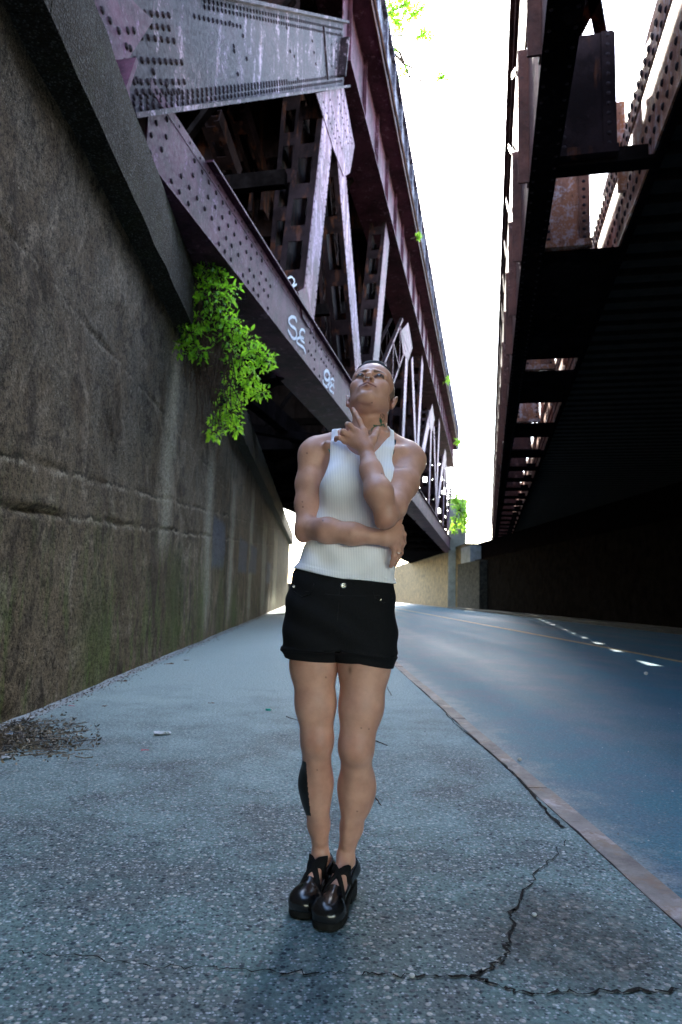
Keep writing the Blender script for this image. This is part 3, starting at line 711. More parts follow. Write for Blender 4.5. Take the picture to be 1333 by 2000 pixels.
# ------------------------------------------------------------------ foliage
def leaf(m, p, L, d, up, w=.42, curl=.15):
    """pointed leaf folded along its midrib"""
    d = d.normalized(); s = d.cross(up)
    if s.length < .05: s = d.orthogonal()
    s.normalize(); n = s.cross(d)
    a, b, c_, e = p, p+d*L*.38+n*L*.05, p+d*L*.72-n*L*curl*.4, p+d*L-n*L*curl
    W = L*w
    vs = [a, b+s*W*.52+n*L*.07, b-s*W*.52+n*L*.07, b, c_+s*W*.36, c_-s*W*.36, c_, e]
    m.add(vs, [(0,3,1),(0,2,3),(1,3,6,4),(3,2,5,6),(4,6,7),(6,5,7)])
def rvec(rr): 
    return Vector((rr.gauss(0,1), rr.gauss(0,1), rr.gauss(0,1))).normalized()
def clusters(spec, size, per, rr, sink=0.3):
    """spec: (centre, radius, count)"""
    m = MB(); tips = []
    for c, rad, n in spec:
        for i in range(n):
            v = rvec(rr)*rad*rr.random()**.45; p = c+v; tips.append((c, p))
            d = (v.normalized()*.7+rvec(rr)*.7+Vector((0,0,-.35))).normalized()
            for q in range(per):
                leaf(m, p+rvec(rr)*size*.5, size*rr.uniform(.6,1.25), (d+rvec(rr)*.6), Vector((0,0,1))+rvec(rr)*.6)
    return m, tips
rr = random.Random(11)
vine = thing('wall_vine', 'bright green leafy vine spilling over the cap of the left wall', 'plant', tuple(P(400,600,9.3)))
inv = Vector(vine.location)
spec = []
for x, y, r_, D in ((352,498,16,9),(372,520,26,9),(408,495,22,9.1),(412,530,26,9),(380,560,30,9),(432,540,20,9.1),(448,575,20,9.2),(415,580,36,9),(372,590,20,9),(440,620,24,9.2),(392,628,18,9.1),(455,640,26,9.2),(372,650,22,9),(360,680,16,9),(388,690,18,9),(445,665,34,9.3),(480,665,26,9.3),(505,690,24,9.3),(520,705,16,9.3),(470,700,34,9.3),(445,720,30,9.4),(490,735,26,9.4),(512,770,14,9.4),(470,760,30,9.5),(445,775,30,9.5),(452,805,24,9.5),(430,820,20,9.6),(420,845,14,9.6),(462,835,12,9.6),(385,505,14,9)):
    c = P(x, y, D)-inv; rad = r_/FPX*D; spec.append((c, rad, int(14+r_*1.15)))
m, tips = clusters(spec, .088, 2, rr)
for (x, y) in ((423,485),(410,480),(350,488),(418,490),(385,495),(465,560),(528,725),(500,672),(533,695),(418,858)):
    c = P(x, y, 9.1)-inv
    for q in range(6): leaf(m, c+rvec(rr)*.05, .09, rvec(rr), Vector((0,0,1)))
m.build('foliage', VINE, vine, recalc=False)
m = MB()
for c, p in tips[::3]: m.tube([c, (c+p)/2+rvec(rr)*.02, p], [.008,.006,.004], 4)
for i in range(130):
    a = P(rr.uniform(385,450), rr.uniform(560,680), 9.3)-inv; b = a+Vector((rr.uniform(-.2,.25), rr.uniform(-.15,.15), -rr.uniform(.4,1.3)))
    m.tube([a, a.lerp(b,.35)+rvec(rr)*.08, a.lerp(b,.7)+rvec(rr)*.08, b], [.013,.010,.008,.004], 4)
m.build('stems', TWIG, vine)
# far bush on the pylon
fb = thing('hanging_bush', 'sunlit yellow green bush hanging from the pale pylon at the bridge end', 'plant', tuple(P(900,1000,60)))
inv = Vector(fb.location)
spec = [(P(x,y,60)-inv, r_*1.25/FPX*60, int(10+r_*2)) for x, y, r_ in ((893,968,9),(905,975,12),(897,990,12),(910,995,11),(900,1010,12),(905,1025,9),(890,1020,7),(888,1035,5),(912,1012,8),(888,975,6))]
m, _ = clusters(spec, .30, 3, rr); m.build('foliage', BUSHL, fb, recalc=False)
m = MB()
for c, r_, n in spec: m.tube([Vector((0,1,.5)), c*.6+Vector((0,.5,.2)), c], [.08,.05,.02], 5)
m.build('stems', TWIG, fb)
# tree reaching over the parapet: trunk stands on the embankment behind the bridge
tr = thing('broad_tree', 'broadleaf tree whose bright crown leans out over the truss bridge parapet', 'tree', tuple(Matrix.Rotation(-A_B,4,'Z') @ Vector((-14,30,CAPT-.4))))
tinv = Vector(tr.location)
D = 30
br = [[(700,60),(748,82),(781,102),(801,88),(810,60),(817,38)],[(748,82),(790,125),(812,135)],[(735,50),(770,20),(800,5)],[(781,102),(800,150),(830,160),(850,145)],[(735,40),(760,70),(790,70)]]
m = MB(); base = Vector((0,0,0)); top = P(690,70,D)-tinv
m.tube([base, Vector((.3,.2,7)), Vector((1.2,0,14)), Vector((3,0,19)), top], [.5,.42,.34,.25,.14], 10)
for b in br:
    pts = [P(x,y,D)-tinv for x,y in b]; m.tube(pts, [.07,.06,.05,.04,.025,.015][:len(pts)], 6)
for k in range(14):
    a = Vector((1.2,0,14)).lerp(top, rr.random()); b = a+Vector((rr.uniform(-5,1), rr.uniform(-3,3), rr.uniform(1,5))); m.tube([a, a.lerp(b,.5)+rvec(rr)*.4, b], [.12,.08,.03], 5)
m.build('trunk', TWIG, tr)
spec = [(P(x,y,D)-tinv, r_/FPX*D, int(r_*6)) for x, y, r_ in ((745,20,22),(765,10,22),(790,10,18),(755,45,20),(775,35,18),(800,30,14),(745,70,12),(752,100,8),(815,25,10),(830,62,9),(820,70,9),(840,70,7),(780,55,10),(790,140,7),(860,145,8),(868,150,5),(775,150,4),(770,98,6),(822,12,12),(805,-10,22),(770,-20,30),(735,-10,25),(760,150,5))]
spec += [(Vector((rr.uniform(-4,3), rr.uniform(-4,4), rr.uniform(16,25))), 1.6, 40) for _ in range(14)]
m, _ = clusters(spec, .17, 2, rr); m.build('crown', BUSHL, tr, recalc=False)
# weeds along the parapet top
for (x, y, D_, r_, lab) in ((874,742,48,7,'small tuft of weeds high on the parapet right of the raised face'),(897,862,62,6,'small weed sprouting on the parapet just above the hanging bush'),(818,462,24,3,'tiny sprig on the upper parapet beside the white sky')):
    c = P(x,y,D_); t_ = thing('parapet_weed', lab, 'plant', tuple(c)); sp = [(Vector((0,0,0)), r_/FPX*D_, 40)]
    m, tips = clusters(sp, .22*D_/48, 2, rr); m.build('foliage', BUSHL, t_, recalc=False)
    m = MB(); 
    for q in range(5): m.tube([Vector((-.3,0,-.1)), rvec(rr)*r_/FPX*D_*.8], [.02,.008], 4)
    m.build('stems', TWIG, t_)

# ------------------------------------------------------------------ litter on the sidewalk
WHITE = simple('dirty_paper', (.62,.64,.66), .7, 30, .25, bump=.003)
def scrap(px, py, size, mat, label, name='paper_scrap', cat='litter', asp=1.6, rot=None, seed=0, group=None):
    r2 = random.Random(seed); p = gnd(px, py, .006); m = MB(); n = 5; vs = []
    for i in range(n+1):
        for j in range(n+1):
            u, v = i/n-.5, j/n-.5
            e = 1+.25*math.sin(seed+5*u)*(abs(v) > .4)
            vs.append((u*size*asp*e+r2.uniform(-1,1)*size*.03, v*size*e+r2.uniform(-1,1)*size*.03, abs(noise.noise(Vector((u*3,v*3,seed))))*size*.35+.002))
    m.add(vs, [(i*(n+1)+j, (i+1)*(n+1)+j, (i+1)*(n+1)+j+1, i*(n+1)+j+1) for i in range(n) for j in range(n)])
    o = m.build(name, mat, recalc=False); md = o.modifiers.new('thickness', 'SOLIDIFY'); md.thickness = .0012; md.offset = 1
    o.location = p; o.rotation_euler = (0,0,rot if rot is not None else r2.uniform(0,3)); return tag(o, label, cat, group)
PINK = simple('pink_wrap', (.55,.16,.2), .5); TEAL = simple('teal_plastic', (.03,.38,.33), .35); BRN = simple('dead_leaf', (.16,.08,.04), .8); YELW = simple('yellow_leaf', (.6,.42,.05), .7); GRN = simple('fresh_leaf', (.15,.4,.04), .5)
scrap(318,1433,.070,WHITE,'torn white paper lying alone in the middle of the sidewalk, largest of the scraps', rot=.35, seed=3, asp=1.5)
scrap(170,1341,.055,WHITE,'white paper strip curled against the foot of the left wall', rot=.1, seed=8, asp=2.3)
scrap(318,1273,.075,WHITE,'crumpled white wrapper in the dirty hollow by the wall', rot=.1, seed=9, asp=2.4)
scrap(296,1282,.05,WHITE,'small pale shred just left of the crumpled wrapper', rot=.9, seed=19, asp=1.6)
scrap(395,1262,.05,WHITE,'pale flat scrap further along the sidewalk toward the shaded end', rot=.2, seed=29, asp=1.6)
scrap(284,1466,.022,PINK,'small pink and white sweet wrapper', rot=.2, seed=4, asp=1.8, name='sweet_wrapper')
scrap(140,1379,.02,PINK,'bright pink shred of wrapper near the debris heap', rot=0, seed=5, asp=2.2, name='sweet_wrapper')
scrap(413,1374,.028,BRN,'curled dark dead leaf on the sidewalk', rot=.4, seed=6, name='dead_leaf', cat='leaf')
scrap(333,1297,.045,BRN,'dark leaf clump lying beside the hollow by the wall', rot=.4, seed=16, name='dead_leaf', cat='leaf', asp=2)
scrap(365,1290,.04,BRN,'dark leaf right of the leaf clump, by the hollow', rot=.9, seed=26, name='dead_leaf', cat='leaf', asp=2)
scrap(240,1331,.035,BRN,'brown leaf between the wall strip and the hollow', rot=.1, seed=36, name='dead_leaf', cat='leaf', asp=2.4)
scrap(204,1380,.03,BRN,'blackened leaf above the debris heap', rot=.1, seed=37, name='dead_leaf', cat='leaf', asp=1)
scrap(12,1480,.05,WHITE,'crumpled white tissue at the left edge of the debris heap', seed=41, name='crumpled_tissue', asp=1.1)
scrap(22,1434,.05,simple('clear_plastic_film', (.3,.36,.42), .2),'bluish plastic film at the upper left of the debris heap', seed=42, name='plastic_film', asp=1.5)
# teal lighter-like tube
lt = thing('plastic_tube', 'small teal plastic tube lying left of the legs', 'litter', tuple(gnd(526,1388,.0)), .1)
m = MB(); m.tube([(-.028,0,.008),(.012,0,.008)], .008, 12); m.build('tube_body', TEAL, lt, smooth=True)
m = MB(); m.tube([(.012,0,.008),(.026,0,.008)], [.0065,.0055], 12); m.build('tube_cap', WHITE, lt, smooth=True)
def twig(pp, r_, label, seed=0, group=None):
    r2 = random.Random(seed); pts = [gnd(x, y, r_) for x, y in pp]; c = pts[0].copy(); c.z = 0; m = MB()
    q = []
    for a, b in zip(pts[:-1], pts[1:]):
        for j in range(3): q.append(a.lerp(b, j/3)+Vector((r2.uniform(-1,1), r2.uniform(-1,1), r2.uniform(0,1)))*r_*1.2-c)
    q.append(pts[-1]-c); m.tube(q, [r_*(1-.5*i/len(q)) for i in range(len(q))], 6)
    o = m.build('twig', TWIG, smooth=True); o.location = c; return tag(o, label, 'twig', group)
twig([(731,1446),(757,1456)], .004, 'short straight twig right of the knee', 1)
twig([(756,1342),(765,1358)], .004, 'short dark twig right of the thigh, near the kerb', 2)
twig([(560,1400),(585,1408)], .003, 'faint thin twig left of the knee', 12)
twig([(735,1560),(745,1573)], .003, 'thin dark twig right of the calf', 13)
twig([(50,1412),(70,1382),(95,1378),(98,1386)], .005, 'looped dark stem arching over the debris heap', 3)
m = MB(); r2 = random.Random(5); c = gnd(70,1440,0)
for i in range(150):
    a = gnd(r2.uniform(-60,150), r2.uniform(1405,1480), r2.uniform(.003,.03)); 
    ll = r2.uniform(.03,.16); an = r2.gauss(.3,.9); b = a+Vector((math.cos(an)*ll, math.sin(an)*ll, r2.uniform(-.012,.02))); b.z = max(b.z,.003)
    m.tube([a-c, (a+b)/2-c+rvec(r2)*.008, b-c], [.003,.0025,.0015], 4)
for i in range(2600):
    a = gnd(min(190,abs(r2.gauss(40,70))-20), r2.gauss(1438,17), .004); leaf(m, a-c, r2.uniform(.010,.036), Vector((r2.uniform(-1,1), r2.uniform(-1,1), r2.uniform(0,.5))), rvec(r2), mi=0) if False else leaf(m, a-c, r2.uniform(.010,.036), Vector((r2.uniform(-1,1), r2.uniform(-1,1), r2.uniform(0,.5))), rvec(r2))
o = m.build('debris_heap', leafmat('heap_litter', (.02,.014,.010), (.30,.22,.14), 0), recalc=False); o.location = c; tag(o, kind='stuff')
m = MB()
for i in range(650):                        # loose grit, scattered
    px, py_ = r2.uniform(-20,1340), r2.uniform(1290,1990); a = gnd(px, py_, 0)
    if a.x < -2.0: continue
    if (rotz(A_R).inverted() @ a).x > KX: a.z = -.055
    s = abs(r2.gauss(0,.0022))+.0015; vs = [a+Vector((r2.uniform(-1,1)*s, r2.uniform(-1,1)*s, 0)) for _ in range(4)]
    vs = [a+Vector((s,0,0)), a+Vector((0,s*.8,0)), a+Vector((-s,.1*s,0)), a+Vector((0,-s,0)), a+Vector((.1*s,.1*s,s*.9))]
    m.add(vs, [(0,1,4),(1,2,4),(2,3,4),(3,0,4)])
o = m.build('grit', leafmat('pale_grit', (.05,.055,.06), (.5,.52,.55), 0), recalc=False); tag(o, kind='stuff')
for k, (px, py_, s, lab) in enumerate(((1015,1486,.014,'small pale pebble standing on the road beside the kerb'),(1262,1318,.03,'pale pebble out on the dark road at right'),(805,1910,.008,'glassy white chip in the pavement joint near the bottom edge'),(1044,1790,.008,'glassy chip on the brown patch of pavement'))):
    rd = k < 2; c = gnd(px, py_, -.055 if rd else 0); m = MB(); n = 8; vs = []; fs = []
    for i in range(5):
        for j in range(n):
            th = math.pi*i/4*.98; ph = j*math.tau/n; q = 1+.25*noise.noise(Vector((i*2.,j*2.,k)))
            vs.append((s*q*math.sin(th)*math.cos(ph), s*.8*q*math.sin(th)*math.sin(ph), s*.7+s*.7*math.cos(th)))
    for i in range(4):
        for j in range(n): fs.append((i*n+j, (i+1)*n+j, (i+1)*n+(j+1) % n, i*n+(j+1) % n))
    m.add(vs, fs); o = m.build('pebble', simple('pale_pebble', (.55,.5,.45), .6, 40) if k < 2 else WHITE, smooth=True); o.location = c; tag(o, lab, 'pebble')

# dark car far along the road, half hidden by the figure
car = thing('parked_car', 'small dark car far down the road beside the hip of the standing person', 'car', tuple(rotz(A_R) @ Vector((7.3,78,-.055))), -A_R)
CP = Mat('dark_car_paint', .25, .5); CP.color((.012,.013,.016)); CP = CP.m; GLS = Mat('car_glass', .05, .6); GLS.color((.02,.025,.03)); GLS = GLS.m; RUB = simple('tyre_rubber', (.012,.012,.012), .9)
prof = [(-2.1,.35),(-2.15,.75),(-1.9,.95),(-1.3,1.0),(-.8,1.42),(.7,1.45),(1.4,1.02),(2.0,.92),(2.15,.6),(2.1,.32)]
m = MB(); vs = []
for xx, k in ((-.88,1),(-.80,1.0),(.80,1.0),(.88,1)):
    inn = abs(xx) < .85
    for y_, z_ in prof: vs.append((xx*(1 if z_ < 1.05 else .82), y_, z_ if inn else .33+(z_-.33)*.95))
n = len(prof); fs = [(j*n+i, (j+1)*n+i, (j+1)*n+(i+1) % n, j*n+(i+1) % n) for j in range(3) for i in range(n)]+[tuple(range(n))[::-1], tuple(range(3*n, 4*n))]
m.add(vs, fs); body_ = m.build('car_body', CP, car)
for nm, q in (('rear_window', [(-.6,-1.27,1.05),(.6,-1.27,1.05),(.55,-.86,1.37),(-.55,-.86,1.37)]),('windscreen', [(-.6,1.36,1.07),(.6,1.36,1.07),(.55,.78,1.40),(-.55,.78,1.40)])):
    m = MB(); nn = (0,-1,.9) if q[0][1] < 0 else (0,1,.9); m.poly([Vector(p)+Vector(nn)*.03 for p in q], nn, .02); m.build(nm, GLS, car)
for sx in (-1, 1):
    m = MB(); m.poly([Vector((sx*.80,-1.0,1.04)),Vector((sx*.80,1.2,1.04)),Vector((sx*.74,.65,1.36)),Vector((sx*.74,-.75,1.36))], (sx,0,.2), .03); m.build('side_window', GLS, car)
    m = MB(); m.box((sx*.62-.12,-2.17,.70), (sx*.62+.12,-2.12,.82)); m.build('tail_lamp', simple('red_lens', (.3,.01,.01), .3), car)
    for yy in (-1.35, 1.35):
        c_ = [(sx*.80, yy+.32*math.cos(a), .32+.32*math.sin(a)) for a in np.linspace(0, math.tau, 20, endpoint=False)]
        m = MB(); m.poly([Vector(p)+Vector((sx*.10,0,0)) for p in c_], (sx,0,0), .22); w_ = m.build('wheel', RUB, car)
        c_ = [(sx*.91, yy+.19*math.cos(a), .32+.19*math.sin(a)) for a in np.linspace(0, math.tau, 16, endpoint=False)]; m = MB(); m.poly([Vector(p) for p in c_], (sx,0,0), .02); m.build('rim', simple('alloy', (.4,.4,.42), .35), w_)

# dirt, leaves and grit drifted along the foot of the wall
m = MB(); r2 = random.Random(21); RM = rotz(A_R)
for i in range(3600):
    y_ = 2.5+30*r2.random()**1.7; x_ = WX+.03+abs(r2.gauss(0,.07+.10*max(0, noise.noise(Vector((y_*.8,3,1))))))
    s_ = r2.uniform(.006,.024); leaf(m, RM @ Vector((x_, y_, .008+r2.random()*.01)), s_, Vector((r2.uniform(-1,1), r2.uniform(-1,1), r2.uniform(0,.3))), rvec(r2))
o = m.build('wall_foot_litter', leafmat('drift_litter', (.02,.014,.010), (.20,.15,.10), 0), recalc=False); tag(o, kind='stuff')
Mat.K = 1
# ------------------------------------------------------------------ signed-distance modelling for the figure
A3 = lambda v: np.array(v, dtype=np.float32)
DY = .09
def PP(px, py, Y): return A3(P(px, py, Y+DY))
def LP(px, py, Y): return A3(P(px, py, Y+DY+.055*(py-1235)/430))
BIG = .06
class Prim:
    def __init__(s, fn, c, r): s.fn = fn; s.c = A3(c); s.r = r
    def __call__(s, p, bc, br):
        if np.linalg.norm(bc-s.c) > s.r+br+BIG: return None
        return s.fn(p)
def RC(a, b, r1, r2, flat=None):
    """tapered limb segment; flat=(direction, factor) squeezes it"""
    a, b = A3(a), A3(b); ba = b-a; L2 = float(ba@ba)+1e-12
    if flat is not None: fd = A3(flat[0]); fd = fd/np.linalg.norm(fd); ff = flat[1]
    def fn(p):
        pa = p-a; t = np.clip(pa@ba/L2, 0, 1); v = pa-t[..., None]*ba
        if flat is not None:
            k = v@fd; v = v+(k*(1/ff-1))[..., None]*fd
            return (np.sqrt((v*v).sum(-1))-(r1+(r2-r1)*t))*(ff if ff < 1 else 1)
        return np.sqrt((v*v).sum(-1))-(r1+(r2-r1)*t)
    return Prim(fn, (a+b)/2, math.sqrt(L2)/2+max(r1, r2)*1.1)
def EL(c, r, Rm=None):
    c, r = A3(c), A3(r)
    def fn(p):
        q = p-c
        if Rm is not None: q = q@Rm
        k0 = np.sqrt(((q/r)**2).sum(-1)); k1 = np.sqrt(((q/r**2)**2).sum(-1))+1e-9
        return k0*(k0-1)/k1
    return Prim(fn, c, float(r.max()))
def LOFT(rows, n=2.3):
    """rows of (z, cx, cy, rx, ry), bottom to top"""
    rows = np.array(sorted(rows), dtype=float); zz = np.linspace(rows[0,0], rows[-1,0], 80)
    tab = np.array([np.interp(zz, rows[:,0], rows[:,k]) for k in range(1,5)])
    ker = np.hanning(11); ker /= ker.sum()
    for k in range(4):
        ex = np.concatenate([np.full(5, tab[k,0]), tab[k], np.full(5, tab[k,-1])]); tab[k] = np.convolve(ex, ker, 'valid')
    def fn(p):
        z = p[..., 2]; cx, cy, rx, ry = [np.interp(z, zz, tab[k]).astype(np.float32) for k in range(4)]
        dx = np.abs(p[..., 0]-cx)/rx; dy = np.abs(p[..., 1]-cy)/ry
        d = ((dx**n+dy**n)**(1/n)-1)*np.minimum(rx, ry)*1.05
        ex = np.maximum(rows[0,0]-z, z-rows[-1,0])
        return np.where(ex > -.02, np.maximum(d, ex), d)
    c = (rows[:,0].mean(), rows[:,1].mean(), rows[:,2].mean())
    return Prim(fn, (c[1], c[2], c[0]), (rows[-1,0]-rows[0,0])/2+.2)
def smin(a, b, k):
    h = np.clip(.5+.5*(b-a)/k, 0, 1); return b+(a-b)*h-k*h*(1-h)
def smax(a, b, k): return -smin(-a, -b, k)
class G:
    """group: list of (prim or group, k) joined smoothly; k<0 subtracts"""
    def __init__(s, *it): s.it = list(it)
    def __call__(s, p, bc, br):
        d = None
        for o, k in s.it:
            e = o(p, bc, br)
            if e is None: continue
            if k < 0:
                if d is not None: d = smax(d, -e, -k)
            elif k == 0: d = e if d is None else np.minimum(d, e)
            else: d = e if d is None else smin(d, e, k)
        return d
def polygonise(field, lo, hi, h):
    lo, hi = A3(lo), A3(hi); B = 16; n = np.ceil((hi-lo)/h/B).astype(int)*B
    V = np.full(n+1, BIG, np.float32); bs = B*h; br = bs*.9
    ii = np.arange(B+1)
    off = np.stack(np.meshgrid(ii, ii, ii, indexing='ij'), -1).astype(np.float32)*h
    for bx in range(n[0]//B):
        for by in range(n[1]//B):
            for bz in range(n[2]//B):
                o = lo+A3((bx,by,bz))*bs; c = o+bs/2
                e = field(c[None, :], c, br)
                if e is None or e[0] > br*1.15: continue
                sl = (slice(bx*B,bx*B+B+1), slice(by*B,by*B+B+1), slice(bz*B,bz*B+B+1))
                if e[0] < -br*1.3: V[sl] = -.1; continue
                r = field(o+off, c, br)
                if r is not None: V[sl] = r
    ins = V < 0; s = ins.astype(np.int8)
    cs = sum(s[i:i+n[0], j:j+n[1], k:k+n[2]] for i in (0,1) for j in (0,1) for k in (0,1))
    act = np.argwhere((cs > 0) & (cs < 8)); idx = np.full(tuple(n), -1, np.int32); idx[tuple(act.T)] = np.arange(len(act))
    acc = np.zeros((len(act), 3)); cnt = np.zeros(len(act))
    cor = [(i,j,k) for i in (0,1) for j in (0,1) for k in (0,1)]
    for a in cor:
        for ax in range(3):
            if a[ax]: continue
            b = list(a); b[ax] = 1
            va = V[act[:,0]+a[0], act[:,1]+a[1], act[:,2]+a[2]]; vb = V[act[:,0]+b[0], act[:,1]+b[1], act[:,2]+b[2]]
            m = (va < 0) != (vb < 0); t = np.where(m, va/np.where(m, va-vb, 1), 0)
            q = np.tile(np.array(a, float), (len(act), 1)); q[:, ax] += t
            acc += q*m[:, None]; cnt += m
    vert = lo+(act+acc/cnt[:, None])*h
    quads = []
    for ax in range(3):
        u, v = (ax+1) % 3, (ax+2) % 3
        sl0 = [slice(None)]*3; sl1 = [slice(None)]*3; sl0[ax] = slice(0,-1); sl1[ax] = slice(1,None)
        d = ins[tuple(sl0)] != ins[tuple(sl1)]; e = np.argwhere(d)
        e = e[(e[:,u] > 0) & (e[:,v] > 0) & (e[:,u] < n[u]) & (e[:,v] < n[v]) & (e[:,ax] < n[ax])]
        def cell(du, dv):
            c = e.copy(); c[:,u] -= du; c[:,v] -= dv; return idx[c[:,0], c[:,1], c[:,2]]
        q = np.stack([cell(1,1), cell(0,1), cell(0,0), cell(1,0)], 1)
        fl = ~ins[e[:,0], e[:,1], e[:,2]]; q[fl] = q[fl][:, ::-1]
        quads.append(q[(q >= 0).all(1)])
    return vert, np.concatenate(quads)
def sdf_obj(name, field, lo, hi, h, mat, parent, color=None, smooth_it=1):
    v, q = polygonise(field, lo, hi, h)
    me = bpy.data.meshes.new(name); me.vertices.add(len(v)); me.loops.add(len(q)*4); me.polygons.add(len(q))
    if smooth_it:                                # light relaxation
        for _ in range(smooth_it):
            a = np.zeros_like(v); c = np.zeros(len(v))
            for i, j in ((0,1),(1,2),(2,3),(3,0)):
                for x, y in ((i,j),(j,i)): np.add.at(a, q[:,x], v[q[:,y]]); np.add.at(c, q[:,x], 1)
            v = v*.5+.5*a/np.maximum(c, 1)[:, None]
    me.vertices.foreach_set('co', v.astype(np.float32).ravel()); me.loops.foreach_set('vertex_index', q.ravel().astype(np.int32))
    me.polygons.foreach_set('loop_start', (np.arange(len(q))*4).astype(np.int32)); me.polygons.foreach_set('use_smooth', np.ones(len(q), bool))
    me.update(calc_edges=True); me.validate()
    me.materials.append(mat)
    if color is not None:
        at = me.color_attributes.new('tint', 'FLOAT_COLOR', 'POINT'); cc = np.ones((len(v), 4), np.float32); cc[:, :3] = color(v); at.data.foreach_set('color', cc.ravel())
    return link(bpy.data.objects.new(name, me), parent)

# ------------------------------------------------------------------ body measurements (metres, from the photo at the figure's distance)
HW = 2.17
# head frame: x to picture right, y out of the face, z to the crown
yaw, tilt, hroll = R(-7), R(36), R(-3)
f0 = np.array([math.sin(yaw), -math.cos(yaw), 0]); x0 = np.array([math.cos(yaw), math.sin(yaw), 0]); z0 = np.array([0,0,1.])
fy = f0*math.cos(tilt)+z0*math.sin(tilt); fz = -f0*math.sin(tilt)+z0*math.cos(tilt)
fx = x0*math.cos(hroll)+fz*math.sin(hroll); fz = fz*math.cos(hroll)-x0*math.sin(hroll)
HR = np.stack([fx, fy, fz], 1).astype(np.float32); HO = PP(725, 775, HW); HS = 1.02
def hp(x, y, z): return HO+HR@A3((x,y,z))*HS
def hEL(x, y, z, a, b, c, rx=0):
    Rm = HR
    if rx: cs, sn = math.cos(rx), math.sin(rx); Rm = HR@A3(((1,0,0),(0,cs,-sn),(0,sn,cs)))
    return EL(hp(x,y,z), np.array((a,b,c))*HS, Rm)
def hRC(a, b, r1, r2): return RC(hp(*a), hp(*b), r1*HS, r2*HS)
head = G((hEL(0,-.015,.044, .0745,.095,.084), 0), (hEL(0,.035,.050, .062,.045,.056), .02),
         (hEL(0,.030,-.040, .058,.052,.066), .025))
for s in (-1, 1):
    head.it += [(hRC((s*.050,-.004,-.050),(s*.018,.066,-.095), .015,.013), .030),
                (hEL(s*.041,.050,-.018, .022,.024,.020), .028),
                (hRC((s*.012,.084,.026),(s*.046,.066,.024), .0085,.008), .012)]
head.it += [(hEL(0,.074,-.094, .017,.016,.015), .018), (hEL(0,.074,-.058, .031,.020,.025), .018)]
for s in (-1, 1):
    head.it += [(hEL(s*.031,.094,.006, .017,.015,.0115), -.012)]
head.it += [(hRC((0,.080,.018),(0,.103,-.022), .0065,.0085), .008), (hEL(0,.105,-.026, .0105,.011,.010), .006)]
for s in (-1, 1):
    head.it += [(hEL(s*.0125,.094,-.031, .0075,.010,.0075), .005)]
for s in (-1, 1): head.it += [(hEL(s*.0062,.101,-.0385, .0042,.0062,.006), -.002)]
# philtrum, lips, mouth line
for s in (-1, 1):
    head.it += [(hRC((s*.003,.0965,-.0535),(s*.023,.084,-.0580), .0052,.0028), .004), (hRC((0,.0945,-.0655),(s*.021,.084,-.0610), .0062,.0030), .004)]
for s in (-1, 1): head.it += [(hRC((0,.1015,-.0598),(s*.025,.089,-.0590), .0016,.0012), -.003)]
head.it += [(hEL(0,.094,-.078, .014,.007,.006), -.010)]
# eyeballs with lids: a rim round the ball, open in the middle
lids = G()
for s in (-1, 1):
    lids.it += [(G((hEL(s*.031,.0735,.006, .0148,.0150,.0132), 0), (hEL(s*.031,.0905,.0045, .0125,.012,.0048), -.002)), .003)]
head.it += [(lids, .005)]
# ears
def ear(s):
    g = G(); pts = []
    for a in np.linspace(-.55, 4.3, 11):
        pts.append((s*(.0755+.008*math.sin(min(a,math.pi)*.9)), -.020-.012*math.cos(a), .024*math.sin(a)*1.1-.006))
    for a, b in zip(pts[:-1], pts[1:]): g.it.append((hRC(a, b, .0042, .0042), .003))
    g.it += [(hEL(s*.0735,-.020,-.006, .0045,.012,.022), .005), (hEL(s*.0735,-.012,-.031, .0045,.007,.009), .006), (hRC((s*.0745,-.009,.004),(s*.076,-.009,-.010), .0035,.0035), .004)]
    return g
head.it += [(ear(-1), .005), (ear(1), .005)]

# trunk: rows from picture rows
def row(y, xc, half, cy, ry):
    c = PP(xc, y, cy); cy = cy+DY; sc = FPX/cy; return (float(c[2]), float(c[0]), cy, half/sc, ry)
trunk = LOFT([row(1262, 664, 99, 2.075, .108), row(1235, 664, 101, 2.075, .115), row(1190, 664, 101, 2.075, .115), row(1150, 668, 98, 2.075, .108),
    row(1110, 674, 90, 2.08, .098), row(1080, 683, 86, 2.085, .094), row(1040, 694, 83, 2.09, .096), row(1000, 702, 80, 2.095, .100), row(960, 707, 80, 2.105, .104),
    row(925, 709, 82, 2.11, .102), row(900, 710, 84, 2.12, .092), row(878, 711, 78, 2.13, .074), row(862, 712, 58, 2.14, .055), row(852, 713, 42, 2.145, .046)])
bust = G((EL(PP(672, 948, 2.02), (.062,.042,.058)), 0), (EL(PP(745, 950, 2.02), (.062,.042,.058)), 0))
SR, SL = PP(611, 889, 2.125), PP(803, 900, 2.115)
NB, NT = PP(717, 866, 2.145), PP(726, 802, 2.195)
neck = G((RC(NB, NT, .061, .057), 0), (RC(PP(719, 880, 2.10), PP(727, 808, 2.165), .038, .036), .03),
         (RC(PP(752, 792, 2.19), PP(712, 878, 2.075), .012, .009), .015), (RC(PP(694, 800, 2.17), PP(710, 878, 2.075), .012, .009), .015))
traps = G((RC(PP(700, 850, 2.16), PP(622, 872, 2.135), .030, .036), 0), (RC(PP(735, 852, 2.16), PP(795, 880, 2.13), .030, .036), 0),
          (RC(PP(712, 884, 2.065), PP(640, 868, 2.075), .010, .012), .02), (RC(PP(716, 884, 2.065), PP(785, 880, 2.075), .010, .012), .02))
tor = G((trunk, 0), (bust, .04), (traps, .035))
def arm(*seg, k=.02):
    g = G()
    for s in seg: g.it.append((s, k))
    return g
